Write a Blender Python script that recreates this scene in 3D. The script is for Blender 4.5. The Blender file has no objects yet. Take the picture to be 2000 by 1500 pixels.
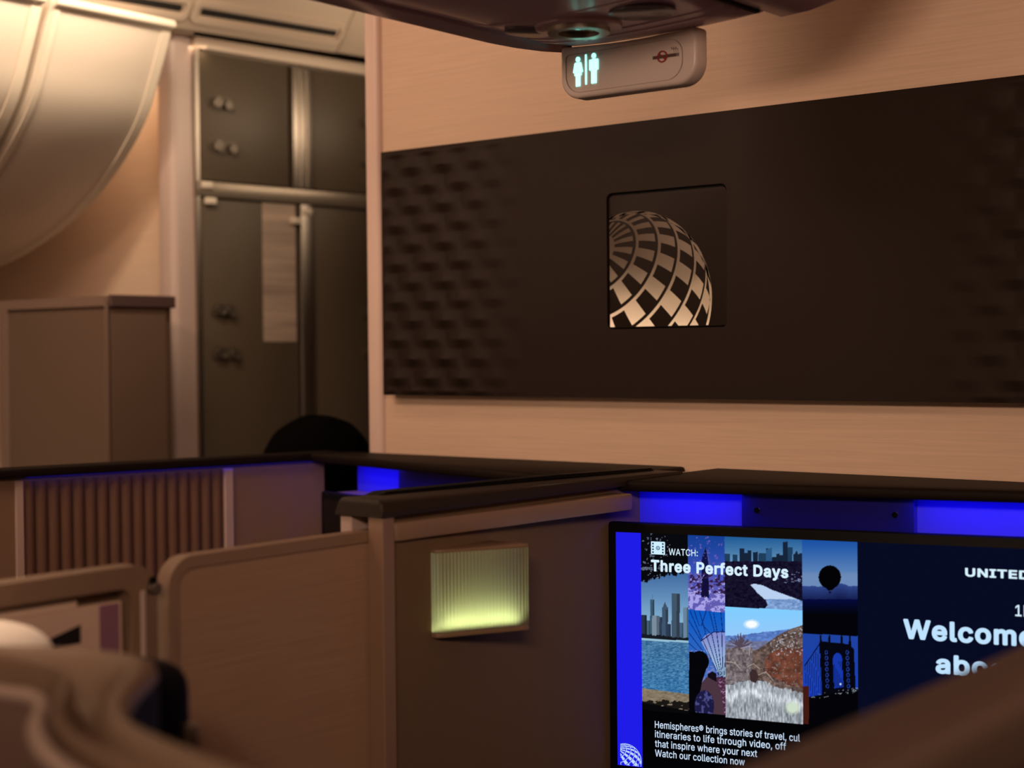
import bpy, bmesh, math, random
import numpy as np
from mathutils import Vector, Matrix
from mathutils.geometry import tessellate_polygon

R = math.radians
random.seed(4)
scene = bpy.context.scene
COL = scene.collection

# ------------------------------------------------------------------ camera
cam_data = bpy.data.cameras.new('camera')
cam = bpy.data.objects.new('camera', cam_data)
COL.objects.link(cam)
yaw, pitch, roll = R(38.341), R(-1.159), R(-0.542)
fw = Vector((-math.sin(yaw) * math.cos(pitch), math.cos(yaw) * math.cos(pitch), math.sin(pitch)))
rt = Vector((math.cos(yaw), math.sin(yaw), 0))
up = rt.cross(fw)
r2 = rt * math.cos(roll) + up * math.sin(roll)
u2 = -rt * math.sin(roll) + up * math.cos(roll)
cam.matrix_world = Matrix(((r2.x, u2.x, -fw.x, 0), (r2.y, u2.y, -fw.y, 0), (r2.z, u2.z, -fw.z, 1.38), (0, 0, 0, 1)))
cam_data.sensor_width = 36
cam_data.lens = 54
cam_data.clip_start = 0.02
cam_data.dof.use_dof = True
cam_data.dof.focus_distance = 2.2
cam_data.dof.aperture_fstop = 2.9
scene.camera = cam

# ------------------------------------------------------------------ world, lights, exposure
scene.view_settings.view_transform = 'Standard'
scene.view_settings.look = 'None'
scene.view_settings.gamma = 1
scene.view_settings.exposure = 0
scene.view_settings.use_curve_mapping = False
world = bpy.data.worlds.new('world')
scene.world = world
world.use_nodes = True
world.node_tree.nodes['Background'].inputs[0].default_value = (0.30, 0.17, 0.13, 1)
world.node_tree.nodes['Background'].inputs[1].default_value = 0.06


def area(name, loc, target, sx, sy, energy, color, spread=180, parent=None):
    l = bpy.data.lights.new(name, 'AREA')
    l.shape = 'RECTANGLE'
    l.size, l.size_y, l.energy, l.color, l.spread = sx, sy, energy, color, R(spread)
    o = bpy.data.objects.new(name, l)
    COL.objects.link(o)
    o.location = loc
    o.rotation_euler = (Vector(target) - Vector(loc)).to_track_quat('-Z', 'Y').to_euler()
    return o


WARM = (1.0, 0.65, 0.45)
area('cove_light_left_aisle', (-2.35, -0.1, 2.24), (-2.68, -0.1, 1.95), 4.4, 0.06, 23.0, (1.0, 0.79, 0.56), 125)
area('ceiling_light_front', (-1.95, 0.55, 2.29), (-2.05, 2.2, 1.55), 0.6, 0.3, 6.6, WARM, 120)
area('fill_right_aisle', (0.35, -0.5, 1.96), (-0.95, 2.1, 1.60), 0.8, 0.2, 4.8, WARM, 75)  # added fill, hung low to clear the bin and brighten the sign
area('bulkhead_fill_left', (-1.72, 1.35, 2.29), (-1.70, 2.1, 1.60), 0.5, 0.1, 0.9, WARM, 140)  # added fill with no fitting behind it, brightens the upper left bulkhead
area('bulkhead_fill_right', (0.0, 1.35, 2.29), (-0.45, 2.1, 1.75), 0.7, 0.1, 0.3, WARM, 85)  # matching added fill for the right part of the bulkhead
area('closet_gap_fill', (-2.90, 2.225, 2.09), (-2.95, 2.29, 1.60), 0.40, 0.05, 0.65, (1.0, 0.68, 0.42), 130)  # unseen fill behind the bin end, added to brighten the tan wall
area('galley_fill', (-2.10, 2.72, 2.00), (-2.60, 2.46, 2.17), 0.5, 0.10, 1.15, (1.0, 0.74, 0.50), 125)  # unseen fill, added to brighten the vent panel and upper galley doors
area('sidewall_light', (-3.30, -1.3, 1.50), (-3.62, -1.3, 1.25), 1.6, 0.06, 3.6, (1.0, 0.82, 0.62), 110)
area('aft_bin_fill', (-1.2, -1.4, 2.29), (-2.85, -0.5, 1.80), 1.2, 0.4, 14.0, (1.0, 0.72, 0.54), 60)  # added only to brighten the aft bins mirrored in the globe
area('pillow_fill', (-1.22, 0.62, 1.785), (-1.215, 0.76, 1.1), 0.03, 0.03, 0.24, (1.0, 0.74, 0.54), 45)  # made-up spot that brightens the pillow, not a lamp of the service unit


# ------------------------------------------------------------------ materials
def srgb(c):
    return tuple(((x / 255) / 12.92 if x / 255 <= 0.04045 else ((x / 255 + 0.055) / 1.055) ** 2.4) for x in c)


def mat(name, color, rough=0.5, metal=0.0, spec=0.5, streak=None, amount=0.12, bump=None, emit=None, strength=1.0, coat=0.0):
    m = bpy.data.materials.new(name)
    m.use_nodes = True
    nt = m.node_tree
    b = nt.nodes['Principled BSDF']
    b.inputs['Base Color'].default_value = (*color, 1)
    b.inputs['Roughness'].default_value = rough
    b.inputs['Metallic'].default_value = metal
    b.inputs['Specular IOR Level'].default_value = spec
    b.inputs['Coat Weight'].default_value = coat
    if emit:
        b.inputs['Emission Color'].default_value = (*emit, 1)
        b.inputs['Emission Strength'].default_value = strength
    if streak or bump:
        tc = nt.nodes.new('ShaderNodeTexCoord')
    if streak:
        mp = nt.nodes.new('ShaderNodeMapping')
        mp.inputs['Scale'].default_value = streak
        nz = nt.nodes.new('ShaderNodeTexNoise')
        nz.inputs['Scale'].default_value = 1
        nz.inputs['Detail'].default_value = 4
        rp = nt.nodes.new('ShaderNodeValToRGB')
        rp.color_ramp.elements[0].position, rp.color_ramp.elements[1].position = 0.3, 0.7
        rp.color_ramp.elements[0].color = (*[c * (1 - amount) for c in color], 1)
        rp.color_ramp.elements[1].color = (*[min(1, c * (1 + amount)) for c in color], 1)
        nt.links.new(tc.outputs['Object'], mp.inputs['Vector'])
        nt.links.new(mp.outputs[0], nz.inputs['Vector'])
        nt.links.new(nz.outputs[0], rp.inputs[0])
        nt.links.new(rp.outputs[0], b.inputs['Base Color'])
    if bump:
        sc, st = bump
        n2 = nt.nodes.new('ShaderNodeTexNoise')
        n2.inputs['Scale'].default_value = sc
        n2.inputs['Detail'].default_value = 3
        bp = nt.nodes.new('ShaderNodeBump')
        bp.inputs['Strength'].default_value = st
        bp.inputs['Distance'].default_value = 0.002
        nt.links.new(tc.outputs['Object'], n2.inputs['Vector'])
        nt.links.new(n2.outputs[0], bp.inputs['Height'])
        nt.links.new(bp.outputs[0], b.inputs['Normal'])
    return m


M = {}
M['linen'] = mat('linen_laminate', (0.76, 0.565, 0.43), 0.5, streak=(7, 7, 320), amount=0.05, spec=0.3)
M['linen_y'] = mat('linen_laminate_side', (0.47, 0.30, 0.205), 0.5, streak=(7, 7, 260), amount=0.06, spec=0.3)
M['cream'] = mat('cream_plastic', (0.74, 0.64, 0.54), 0.38)
M['ceiling'] = mat('ceiling_plastic', (0.60, 0.49, 0.395), 0.5)
M['post'] = mat('rose_grey_trim', (0.60, 0.46, 0.41), 0.42)
M['post_pale'] = mat('pale_rose_trim', (0.80, 0.62, 0.55), 0.42)
M['panel'] = mat('dark_brown_leather', (0.017, 0.0088, 0.0062), 0.6, spec=0.25, bump=(900, 0.15))
M['plate'] = mat('dark_brown_plate', (0.014, 0.0072, 0.005), 0.6, spec=0.25)
M['chrome'] = mat('polished_metal', (0.72, 0.66, 0.62), 0.06, 1.0)
M['steel'] = mat('brushed_metal', (0.42, 0.37, 0.32), 0.42, 1.0)
M['ledge'] = mat('black_brown_ledge', (0.013, 0.008, 0.006), 0.6, spec=0.10)
M['taupe'] = mat('taupe_plastic', (0.29, 0.185, 0.125), 0.45)
M['taupe_light'] = mat('taupe_trim', (0.345, 0.22, 0.152), 0.42)
M['fabric'] = mat('taupe_fabric', (0.23, 0.148, 0.088), 0.85, bump=(1400, 0.5), spec=0.2)
M['rib'] = mat('ribbed_fabric', (0.20, 0.115, 0.08), 0.8, bump=(700, 0.3), spec=0.2)
M['niche'] = mat('niche_panel_blue_glow', (0.05, 0.045, 0.80), 0.5)  # blue glow of the light strips put into the base colour
M['black'] = mat('black_plastic', (0.004, 0.004, 0.005), 0.55, spec=0.12)
M['glossblack'] = mat('black_glass', (0.004, 0.004, 0.005), 0.12)
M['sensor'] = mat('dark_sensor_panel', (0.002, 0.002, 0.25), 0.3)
M['led'] = mat('blue_light_strip', (0.02, 0.02, 0.2), 0.5, emit=(0.02, 0.015, 1.0), strength=2.0)
M['galley'] = mat('galley_door_laminate', (0.105, 0.08, 0.055), 0.45, spec=0.3)
M['galley_frame'] = mat('galley_frame_metal', (0.30, 0.25, 0.20), 0.35, 0.6)
M['paper'] = mat('paper', (0.46, 0.36, 0.29), 0.8, streak=(3, 3, 45), amount=0.25)
M['closet'] = mat('closet_laminate', (0.16, 0.10, 0.07), 0.6)
M['closet_frame'] = mat('closet_frame', (0.24, 0.155, 0.12), 0.5)
M['psu'] = mat('service_unit_plastic', (0.54, 0.35, 0.43), 0.22)
M['psu_dark'] = mat('service_unit_lens', (0.10, 0.085, 0.12), 0.2)
M['sign'] = mat('sign_plastic', (0.64, 0.54, 0.51), 0.35)
M['sign_glow'] = mat('sign_symbol_lit', (0.4, 0.7, 0.65), 0.5, emit=(0.28, 1.0, 0.84), strength=2.2)
M['red'] = mat('sign_red', (0.30, 0.02, 0.018), 0.5)
M['dark_mark'] = mat('sign_dark_mark', (0.09, 0.05, 0.045), 0.5)
M['liner'] = mat('shell_liner', (0.24, 0.155, 0.13), 0.5)
M['taupe_dark'] = mat('dark_taupe_rail', (0.14, 0.092, 0.075), 0.5)
M['header'] = mat('galley_header', (0.78, 0.64, 0.52), 0.5)
M['cap'] = mat('black_brown_cap', (0.030, 0.019, 0.013), 0.5, spec=0.3)
M['latch'] = mat('latch_metal', (0.17, 0.14, 0.115), 0.5, 0.7)
M['navy'] = mat('navy_leather', (0.003, 0.002, 0.006), 0.6, spec=0.12)
M['white_cloth'] = mat('white_cloth', (0.86, 0.74, 0.64), 0.8, bump=(60, 0.2))
M['card'] = mat('card_cover', (0.92, 0.68, 0.55), 0.6)
M['cream_page'] = mat('cream_pages', (0.94, 0.76, 0.62), 0.7)
M['violet'] = mat('violet_print', (0.36, 0.17, 0.27), 0.6)
M['hair'] = mat('black_hair', (0.002, 0.0016, 0.0016), 0.9, bump=(120, 0.9), spec=0.03)
M['skin'] = mat('skin', (0.36, 0.20, 0.13), 0.5)
M['uniform'] = mat('dark_uniform', (0.016, 0.016, 0.024), 0.8)
M['floor'] = mat('carpet', (0.05, 0.045, 0.055), 0.95, streak=(60, 60, 60), amount=0.3)
M['dark_gap'] = mat('dark_gap', (0.008, 0.006, 0.006), 0.8)
M['bin_trim'] = mat('bin_edge_trim', (0.80, 0.70, 0.58), 0.35)
M['lamp_cap'] = mat('lamp_cap', (0.30, 0.19, 0.12), 0.5)


def shade_material():
    m = bpy.data.materials.new('lamp_shade_acrylic')
    m.use_nodes = True
    nt = m.node_tree
    nt.nodes.clear()
    out = nt.nodes.new('ShaderNodeOutputMaterial')
    mix = nt.nodes.new('ShaderNodeMixShader')
    mix.inputs[0].default_value = 0.2
    tr = nt.nodes.new('ShaderNodeBsdfTranslucent')
    tr.inputs[0].default_value = (0.80, 0.78, 0.60, 1)
    df = nt.nodes.new('ShaderNodeBsdfDiffuse')
    df.inputs[0].default_value = (0.50, 0.44, 0.32, 1)
    nt.links.new(tr.outputs[0], mix.inputs[1])
    nt.links.new(df.outputs[0], mix.inputs[2])
    nt.links.new(mix.outputs[0], out.inputs[0])
    return m


M['shade'] = shade_material()


def display_material():
    m = bpy.data.materials.new('screen_picture')
    m.use_nodes = True
    nt = m.node_tree
    nt.nodes.clear()
    out = nt.nodes.new('ShaderNodeOutputMaterial')
    at = nt.nodes.new('ShaderNodeAttribute')
    at.attribute_name = 'picture'
    em = nt.nodes.new('ShaderNodeEmission')
    nt.links.new(at.outputs['Color'], em.inputs[0])
    nt.links.new(em.outputs[0], out.inputs[0])
    return m


M['display'] = display_material()

# ------------------------------------------------------------------ geometry helpers
def bx(x0, x1, y0, y1, z0, z1, bev=0.0, seg=2):
    bm = bmesh.new()
    v = [bm.verts.new(p) for p in ((x0, y0, z0), (x1, y0, z0), (x1, y1, z0), (x0, y1, z0), (x0, y0, z1), (x1, y0, z1), (x1, y1, z1), (x0, y1, z1))]
    for f in ((0, 3, 2, 1), (4, 5, 6, 7), (0, 1, 5, 4), (1, 2, 6, 5), (2, 3, 7, 6), (3, 0, 4, 7)):
        bm.faces.new([v[i] for i in f])
    if bev:
        bmesh.ops.bevel(bm, geom=list(bm.edges), offset=bev, segments=seg, affect='EDGES', profile=0.5)
    return bm


def ext(poly, lo, hi, axis='z', bev=0.0, seg=2, ang=30):
    """a 2-D outline extruded along an axis; outline is (x,y), (x,z) or (y,z)"""
    bm = bmesh.new()

    def P(a, b, c):
        return {'z': (a, b, c), 'y': (a, c, b), 'x': (c, a, b)}[axis]
    lo_v = [bm.verts.new(P(a, b, lo)) for a, b in poly]
    hi_v = [bm.verts.new(P(a, b, hi)) for a, b in poly]
    n = len(poly)
    bm.faces.new(lo_v[::-1])
    bm.faces.new(hi_v)
    for i in range(n):
        j = (i + 1) % n
        bm.faces.new((lo_v[i], lo_v[j], hi_v[j], hi_v[i]))
    bmesh.ops.recalc_face_normals(bm, faces=bm.faces)
    if bev:
        es = [e for e in bm.edges if len(e.link_faces) == 2 and e.calc_face_angle(0) > R(ang)]
        bmesh.ops.bevel(bm, geom=es, offset=bev, segments=seg, affect='EDGES', profile=0.5, clamp_overlap=True)
    return bm


def rrect(x0, x1, y0, y1, r, n=6):
    """rounded rectangle outline, r one radius or four: (x0,y0), (x1,y0), (x1,y1), (x0,y1)"""
    if not isinstance(r, (list, tuple)):
        r = [r] * 4
    out = []
    for (cx, cy, sx, sy, a0), rr in zip(((x0, y0, 1, 1, 180), (x1, y0, -1, 1, 270), (x1, y1, -1, -1, 0), (x0, y1, 1, -1, 90)), r):
        if rr <= 0:
            out.append((cx, cy))
            continue
        for k in range(n + 1):
            a = R(a0 + 90 * k / n)
            out.append((cx + sx * rr + rr * math.cos(a), cy + sy * rr + rr * math.sin(a)))
    return out


def ring(outer, inner, lo, hi, axis='z'):
    """a frame between two outlines of equal vertex count"""
    bm = bmesh.new()

    def P(a, b, c):
        return {'z': (a, b, c), 'y': (a, c, b), 'x': (c, a, b)}[axis]
    n = len(outer)
    V = [[bm.verts.new(P(a, b, c)) for a, b in pl] for pl, c in ((outer, lo), (outer, hi), (inner, hi), (inner, lo))]
    for k in range(4):
        A, B = V[k], V[(k + 1) % 4]
        for i in range(n):
            j = (i + 1) % n
            bm.faces.new((A[i], A[j], B[j], B[i]))
    bmesh.ops.recalc_face_normals(bm, faces=bm.faces)
    return bm


def cyl(p0, p1, r0, r1=None, n=20, bev=0.0):
    r1 = r0 if r1 is None else r1
    p0, p1 = Vector(p0), Vector(p1)
    d = p1 - p0
    bm = bmesh.new()
    bmesh.ops.create_cone(bm, cap_ends=True, segments=n, radius1=r0, radius2=r1, depth=d.length)
    bm.transform(Matrix.Translation((p0 + p1) / 2) @ d.to_track_quat('Z', 'Y').to_matrix().to_4x4())
    if bev:
        es = [e for e in bm.edges if len(e.link_faces) == 2 and e.calc_face_angle(0) > R(50)]
        bmesh.ops.bevel(bm, geom=es, offset=bev, segments=2, affect='EDGES', profile=0.5)
    return bm


def tube(pts, r, n=8):
    bm = bmesh.new()
    rings = []
    for i, p in enumerate(pts):
        p = Vector(p)
        d = (Vector(pts[min(i + 1, len(pts) - 1)]) - Vector(pts[max(i - 1, 0)])).normalized()
        a = d.orthogonal().normalized() if abs(d.z) > 0.9 else Vector((0, 0, 1)).cross(d).normalized()
        b = d.cross(a)
        rings.append([bm.verts.new(p + (a * math.cos(t) + b * math.sin(t)) * r) for t in [2 * math.pi * k / n for k in range(n)]])
    for A, B in zip(rings, rings[1:]):
        for k in range(n):
            bm.faces.new((A[k], A[(k + 1) % n], B[(k + 1) % n], B[k]))
    bm.faces.new(rings[0][::-1])
    bm.faces.new(rings[-1])
    bmesh.ops.recalc_face_normals(bm, faces=bm.faces)
    return bm


def ball(c, rx, ry, rz, u=24, v=16, power=1.0):
    bm = bmesh.new()
    bmesh.ops.create_uvsphere(bm, u_segments=u, v_segments=v, radius=1)
    for w in bm.verts:
        if power != 1.0:
            w.co = Vector([math.copysign(abs(t) ** power, t) for t in w.co])
        w.co = Vector((c[0] + w.co.x * rx, c[1] + w.co.y * ry, c[2] + w.co.z * rz))
    return bm


def add(a, b):
    me = bpy.data.meshes.new('tmp')
    b.to_mesh(me)
    b.free()
    a.from_mesh(me)
    bpy.data.meshes.remove(me)
    return a


def catmull(pts, n=8):
    P = [Vector(p) for p in pts]
    P = [P[0] * 2 - P[1]] + P + [P[-1] * 2 - P[-2]]
    out = []
    for i in range(1, len(P) - 2):
        for k in range(n):
            t = k / n
            a, b, c, d = P[i - 1], P[i], P[i + 1], P[i + 2]
            out.append(0.5 * ((2 * b) + (c - a) * t + (2 * a - 5 * b + 4 * c - d) * t * t + (3 * b - a - 3 * c + d) * t ** 3))
    out.append(P[-2])
    return out


def resample(pts, n):
    L = [0]
    for a, b in zip(pts, pts[1:]):
        L.append(L[-1] + (b - a).length)
    out = []
    j = 0
    for k in range(n):
        t = L[-1] * k / (n - 1)
        while j < len(L) - 2 and L[j + 1] < t:
            j += 1
        f = (t - L[j]) / max(1e-9, L[j + 1] - L[j])
        out.append(pts[j].lerp(pts[j + 1], min(1, f)))
    return out


ROOTM = {}


def thing(name, label, cat, loc=(0, 0, 0), rotz=0.0, group=None):
    o = bpy.data.objects.new(name, None)
    o.empty_display_size = 0.05
    COL.objects.link(o)
    o.location = loc
    o.rotation_euler = (0, 0, rotz)
    o['label'] = label
    o['category'] = cat
    if group:
        o['group'] = group
    ROOTM[o.name] = Matrix.Translation(loc) @ Matrix.Rotation(rotz, 4, 'Z')
    return o


def obj(name, bm, m, parent=None, local=False, smooth=35, label=None):
    """link a bmesh as one mesh object; world coordinates unless local"""
    if parent is not None:
        root = parent
        while root.parent is not None:
            root = root.parent
        if not local and root.name in ROOTM:
            bm.transform(ROOTM[root.name].inverted())
    me = bpy.data.meshes.new(name)
    bm.to_mesh(me)
    bm.free()
    for k in (m if isinstance(m, (list, tuple)) else [m]):
        me.materials.append(M[k] if isinstance(k, str) else k)
    if smooth:
        me.polygons.foreach_set('use_smooth', [True] * len(me.polygons))
        me.set_sharp_from_angle(angle=R(smooth))
    o = bpy.data.objects.new(name, me)
    COL.objects.link(o)
    if parent is not None:
        o.parent = parent
    if label:
        o['label'] = label
    return o


def tag(o, label, cat, group=None):
    o['label'] = label
    o['category'] = cat
    if group:
        o['group'] = group
    return o


def struct(name, bm, m):
    o = obj(name, bm, m)
    o['kind'] = 'structure'
    return o


def move(bm, v):
    bm.transform(Matrix.Translation(v))
    return bm


# ------------------------------------------------------------------ the shell of the cabin
struct('floor', bx(-3.7, 1.7, -2.6, 4.2, -0.05, 0), 'floor')
struct('ceiling', bx(-3.7, 1.7, -2.6, 4.2, 2.32, 2.37), 'ceiling')
struct('wall_left', bx(-3.7, -3.62, -2.6, 4.2, 0, 2.32), 'cream')
struct('wall_right', bx(1.62, 1.7, -2.6, 4.2, 0, 2.32), 'cream')
struct('wall_back', bx(-3.62, 1.62, -2.6, -2.52, 0, 2.32), 'linen')
struct('wall_far_front', bx(-3.62, 1.62, 4.1, 4.2, 0, 2.32), 'linen_y')
struct('wall_front', bx(-1.97, 1.0, 2.1, 2.16, 0, 2.32), 'linen')
struct('wall_left_front', bx(-3.62, -2.80, 2.30, 2.36, 0, 2.32), 'linen')
# rounded edge post on the bulkhead's aisle end
struct('trim_1', ext(rrect(-2.0, -1.962, 2.088, 2.17, 0.012), 0, 2.32, 'z'), 'post_pale')
struct('trim_2', ext(rrect(-2.815, -2.755, 2.255, 2.33, 0.018), 0, 2.105, 'z'), 'post')

# ------------------------------------------------------------------ quilted wall panel with the globe emblem
PX0, PX1, PZ0, PZ1, PY = -1.938, -0.64, 1.305, 1.75, 2.07
LX0, LX1, LZ0, LZ1 = -1.437, -1.212, 1.417, 1.639
wp = thing('wall_panel', 'wide dark brown panel with quilted ends and a silver globe, on the pale bulkhead', 'wall panel', (-1.29, 2.1, PZ0))


def sstep(a, b, x):
    t = min(1, max(0, (x - a) / (b - a)))
    return t * t * (3 - 2 * t)


def relief(x, z):
    if x < -1.5:
        amp = sstep(-1.60, -1.80, x) if False else 1 - sstep(-1.80, -1.58, x)
    else:
        amp = sstep(-0.92, -0.70, x) * 0.8
    amp *= sstep(PX0 + 0.001, PX0 + 0.010, x) * (1 - sstep(PX1 - 0.010, PX1 - 0.001, x)) * sstep(PZ0 + 0.001, PZ0 + 0.008, z) * (1 - sstep(PZ1 - 0.008, PZ1 - 0.001, z))
    if amp <= 0:
        return 0
    cw, rh = 0.076, 0.0345
    v = (PZ1 - z) / rh
    r = math.floor(v)
    f = v - r

    def tri(row):
        u = x / cw + 0.5 * (row % 2)
        u -= math.floor(u)
        return (1 - abs(2 * u - 1)) ** 0.8
    return amp * 0.0105 * (tri(r) * f + tri(r - 1) * max(0, 1 - f / 0.45))


def relief_grid(x0, x1, nx, nz):
    bm = bmesh.new()
    G = [[bm.verts.new((x0 + (x1 - x0) * i / nx, PY - relief(x0 + (x1 - x0) * i / nx, PZ0 + (PZ1 - PZ0) * k / nz), PZ0 + (PZ1 - PZ0) * k / nz)) for i in range(nx + 1)] for k in range(nz + 1)]
    for k in range(nz):
        for i in range(nx):
            bm.faces.new((G[k][i], G[k][i + 1], G[k + 1][i + 1], G[k + 1][i]))
    return bm


XA, XB = -1.56, -0.95
fr = relief_grid(PX0, XA, 72, 156)
add(fr, relief_grid(XB, PX1, 60, 156))
# flat centre with a rounded square opening
cen = bmesh.new()
hole = rrect(LX0, LX1, LZ0, LZ1, 0.010)
outl = []
per = len(hole) // 4
corners = [(XA, PZ0), (XB, PZ0), (XB, PZ1), (XA, PZ1)]
hv = [cen.verts.new((x, PY, z)) for x, z in hole]
hb = [cen.verts.new((x, PY + 0.012, z)) for x, z in hole]
cv = [cen.verts.new((x, PY, z)) for x, z in corners]
for i in range(len(hole)):
    j = (i + 1) % len(hole)
    cen.faces.new((hv[i], hv[j], hb[j], hb[i]))
for q in range(4):
    idx = [hv[q * per + k] for k in range(per)]
    for a, b in zip(idx, idx[1:]):
        cen.faces.new((cv[q], b, a))
    nq = (q + 1) % 4
    cen.faces.new((cv[q], cv[nq], hv[(nq * per) % len(hole)], idx[-1]))
add(fr, cen)
# edges and back
for (a, b, c, d) in (((PX0, PZ0), (PX1, PZ0), 0, 0), ((PX0, PZ1), (PX1, PZ1), 0, 0), ((PX0, PZ0), (PX0, PZ1), 0, 0), ((PX1, PZ0), (PX1, PZ1), 0, 0)):
    v = [fr.verts.new(p) for p in ((a[0], PY - 0.001, a[1]), (b[0], PY - 0.001, b[1]), (b[0], 2.1, b[1]), (a[0], 2.1, a[1]))]
    fr.faces.new(v)
obj('quilted_cover', fr, 'panel', wp, smooth=28)
obj('groove_back', bx(LX0 - 0.004, LX1 + 0.004, PY + 0.012, PY + 0.0145, LZ0 - 0.004, LZ1 + 0.004), 'dark_gap', wp)
plate = obj('emblem_plate', ext(rrect(LX0 + 0.0024, LX1 - 0.0020, LZ0 + 0.0022, LZ1 - 0.0042, 0.008), PY + 0.0035, PY + 0.0119, 'y', 0.0008, 2), 'plate', wp)


def clip_poly(poly, x0, x1, y0, y1):
    for ax, lim, s in ((0, x0, 1), (0, x1, -1), (1, y0, 1), (1, y1, -1)):
        out = []
        for i in range(len(poly)):
            a, b = poly[i - 1], poly[i]
            da, db = (a[ax] - lim) * s, (b[ax] - lim) * s
            if (da >= 0) != (db >= 0):
                t = da / (da - db)
                out.append((a[0] + (b[0] - a[0]) * t, a[1] + (b[1] - a[1]) * t))
            if db >= 0:
                out.append(b)
        poly = out
        if len(poly) < 3:
            return []
    return poly


def globe_polys():
    """globe emblem as small polygons inside the unit square (origin lower left)"""
    p = np.array([-.472, .577, .669])
    p /= np.linalg.norm(p)
    e1 = np.cross([0, 1, 0], p)
    e1 /= np.linalg.norm(e1)
    e2 = np.cross(p, e1)
    RR, cx, cy = 0.662, 0.218, 0.205
    dark = [-152, -121, -90, -60, -31, -5, 18.7, 39, 57.2, 71, 84, 97, 112, 130, 155, 180]
    rings = [28.8, 45.8, 62.0, 78.5, 94.5, 111]
    polys = []

    def pt(al, lo):
        al, lo = R(al), R(lo)
        q = p * math.cos(al) + math.sin(al) * (e1 * math.cos(lo) + e2 * math.sin(lo))
        return (q[0] * RR + cx, q[1] * RR + cy), q[2]

    def cell(a0, a1, l0, l1):
        na, nl = max(1, int((a1 - a0) / 3)), max(1, int((l1 - l0) / 4))
        for i in range(na):
            for j in range(nl):
                c = [pt(a0 + (a1 - a0) * (i + di) / na, l0 + (l1 - l0) * (j + dj) / nl) for di, dj in ((0, 0), (1, 0), (1, 1), (0, 1))]
                if min(z for _, z in c) < 0.02:
                    continue
                q = clip_poly([xy for xy, _ in c], 0.004, 0.996, 0.004, 0.996)
                if len(q) >= 3:
                    polys.append(q)
    cell(9, 13.5, -180, 180)
    lights = []
    for a, b in zip(dark, dark[1:]):
        w = (b - a)
        lights.append((a + w * 0.25, b - w * 0.25))
    for l0, l1 in lights:
        cell(13.5, rings[0] - 1.1, l0, l1)
    for i, a in enumerate(rings[:-1]):
        cell(a + 1.1, a + 3.3, -180, 180)
        for l0, l1 in lights:
            cell(a + 3.3, rings[i + 1] - 1.1, l0, l1)
    for k in range(120):
        a0, a1 = 2 * math.pi * k / 120, 2 * math.pi * (k + 1) / 120
        q = [(cx + RR * r * math.cos(a), cy + RR * r * math.sin(a)) for a, r in ((a0, .972), (a0, 1), (a1, 1), (a1, .972))]
        q = clip_poly(q, 0.004, 0.996, 0.004, 0.996)
        if len(q) >= 3:
            polys.append(q)
    return polys


GLOBE = globe_polys()
gb = bmesh.new()
for q in GLOBE:
    f = [gb.verts.new((LX0 + 0.0028 + x * (LX1 - LX0 - 0.005), PY + 0.0028, LZ0 + 0.0028 + y * (LZ1 - LZ0 - 0.006))) for x, y in q]
    gb.faces.new(f)
bmesh.ops.remove_doubles(gb, verts=gb.verts, dist=1e-5)
bmesh.ops.recalc_face_normals(gb, faces=gb.faces)
obj('globe_emblem', gb, 'chrome', plate, label='polished silver globe emblem', smooth=0)

# ------------------------------------------------------------------ angled front consoles, one each side of the divider
ANG = R(14.3)
EZ = 1.196


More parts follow.
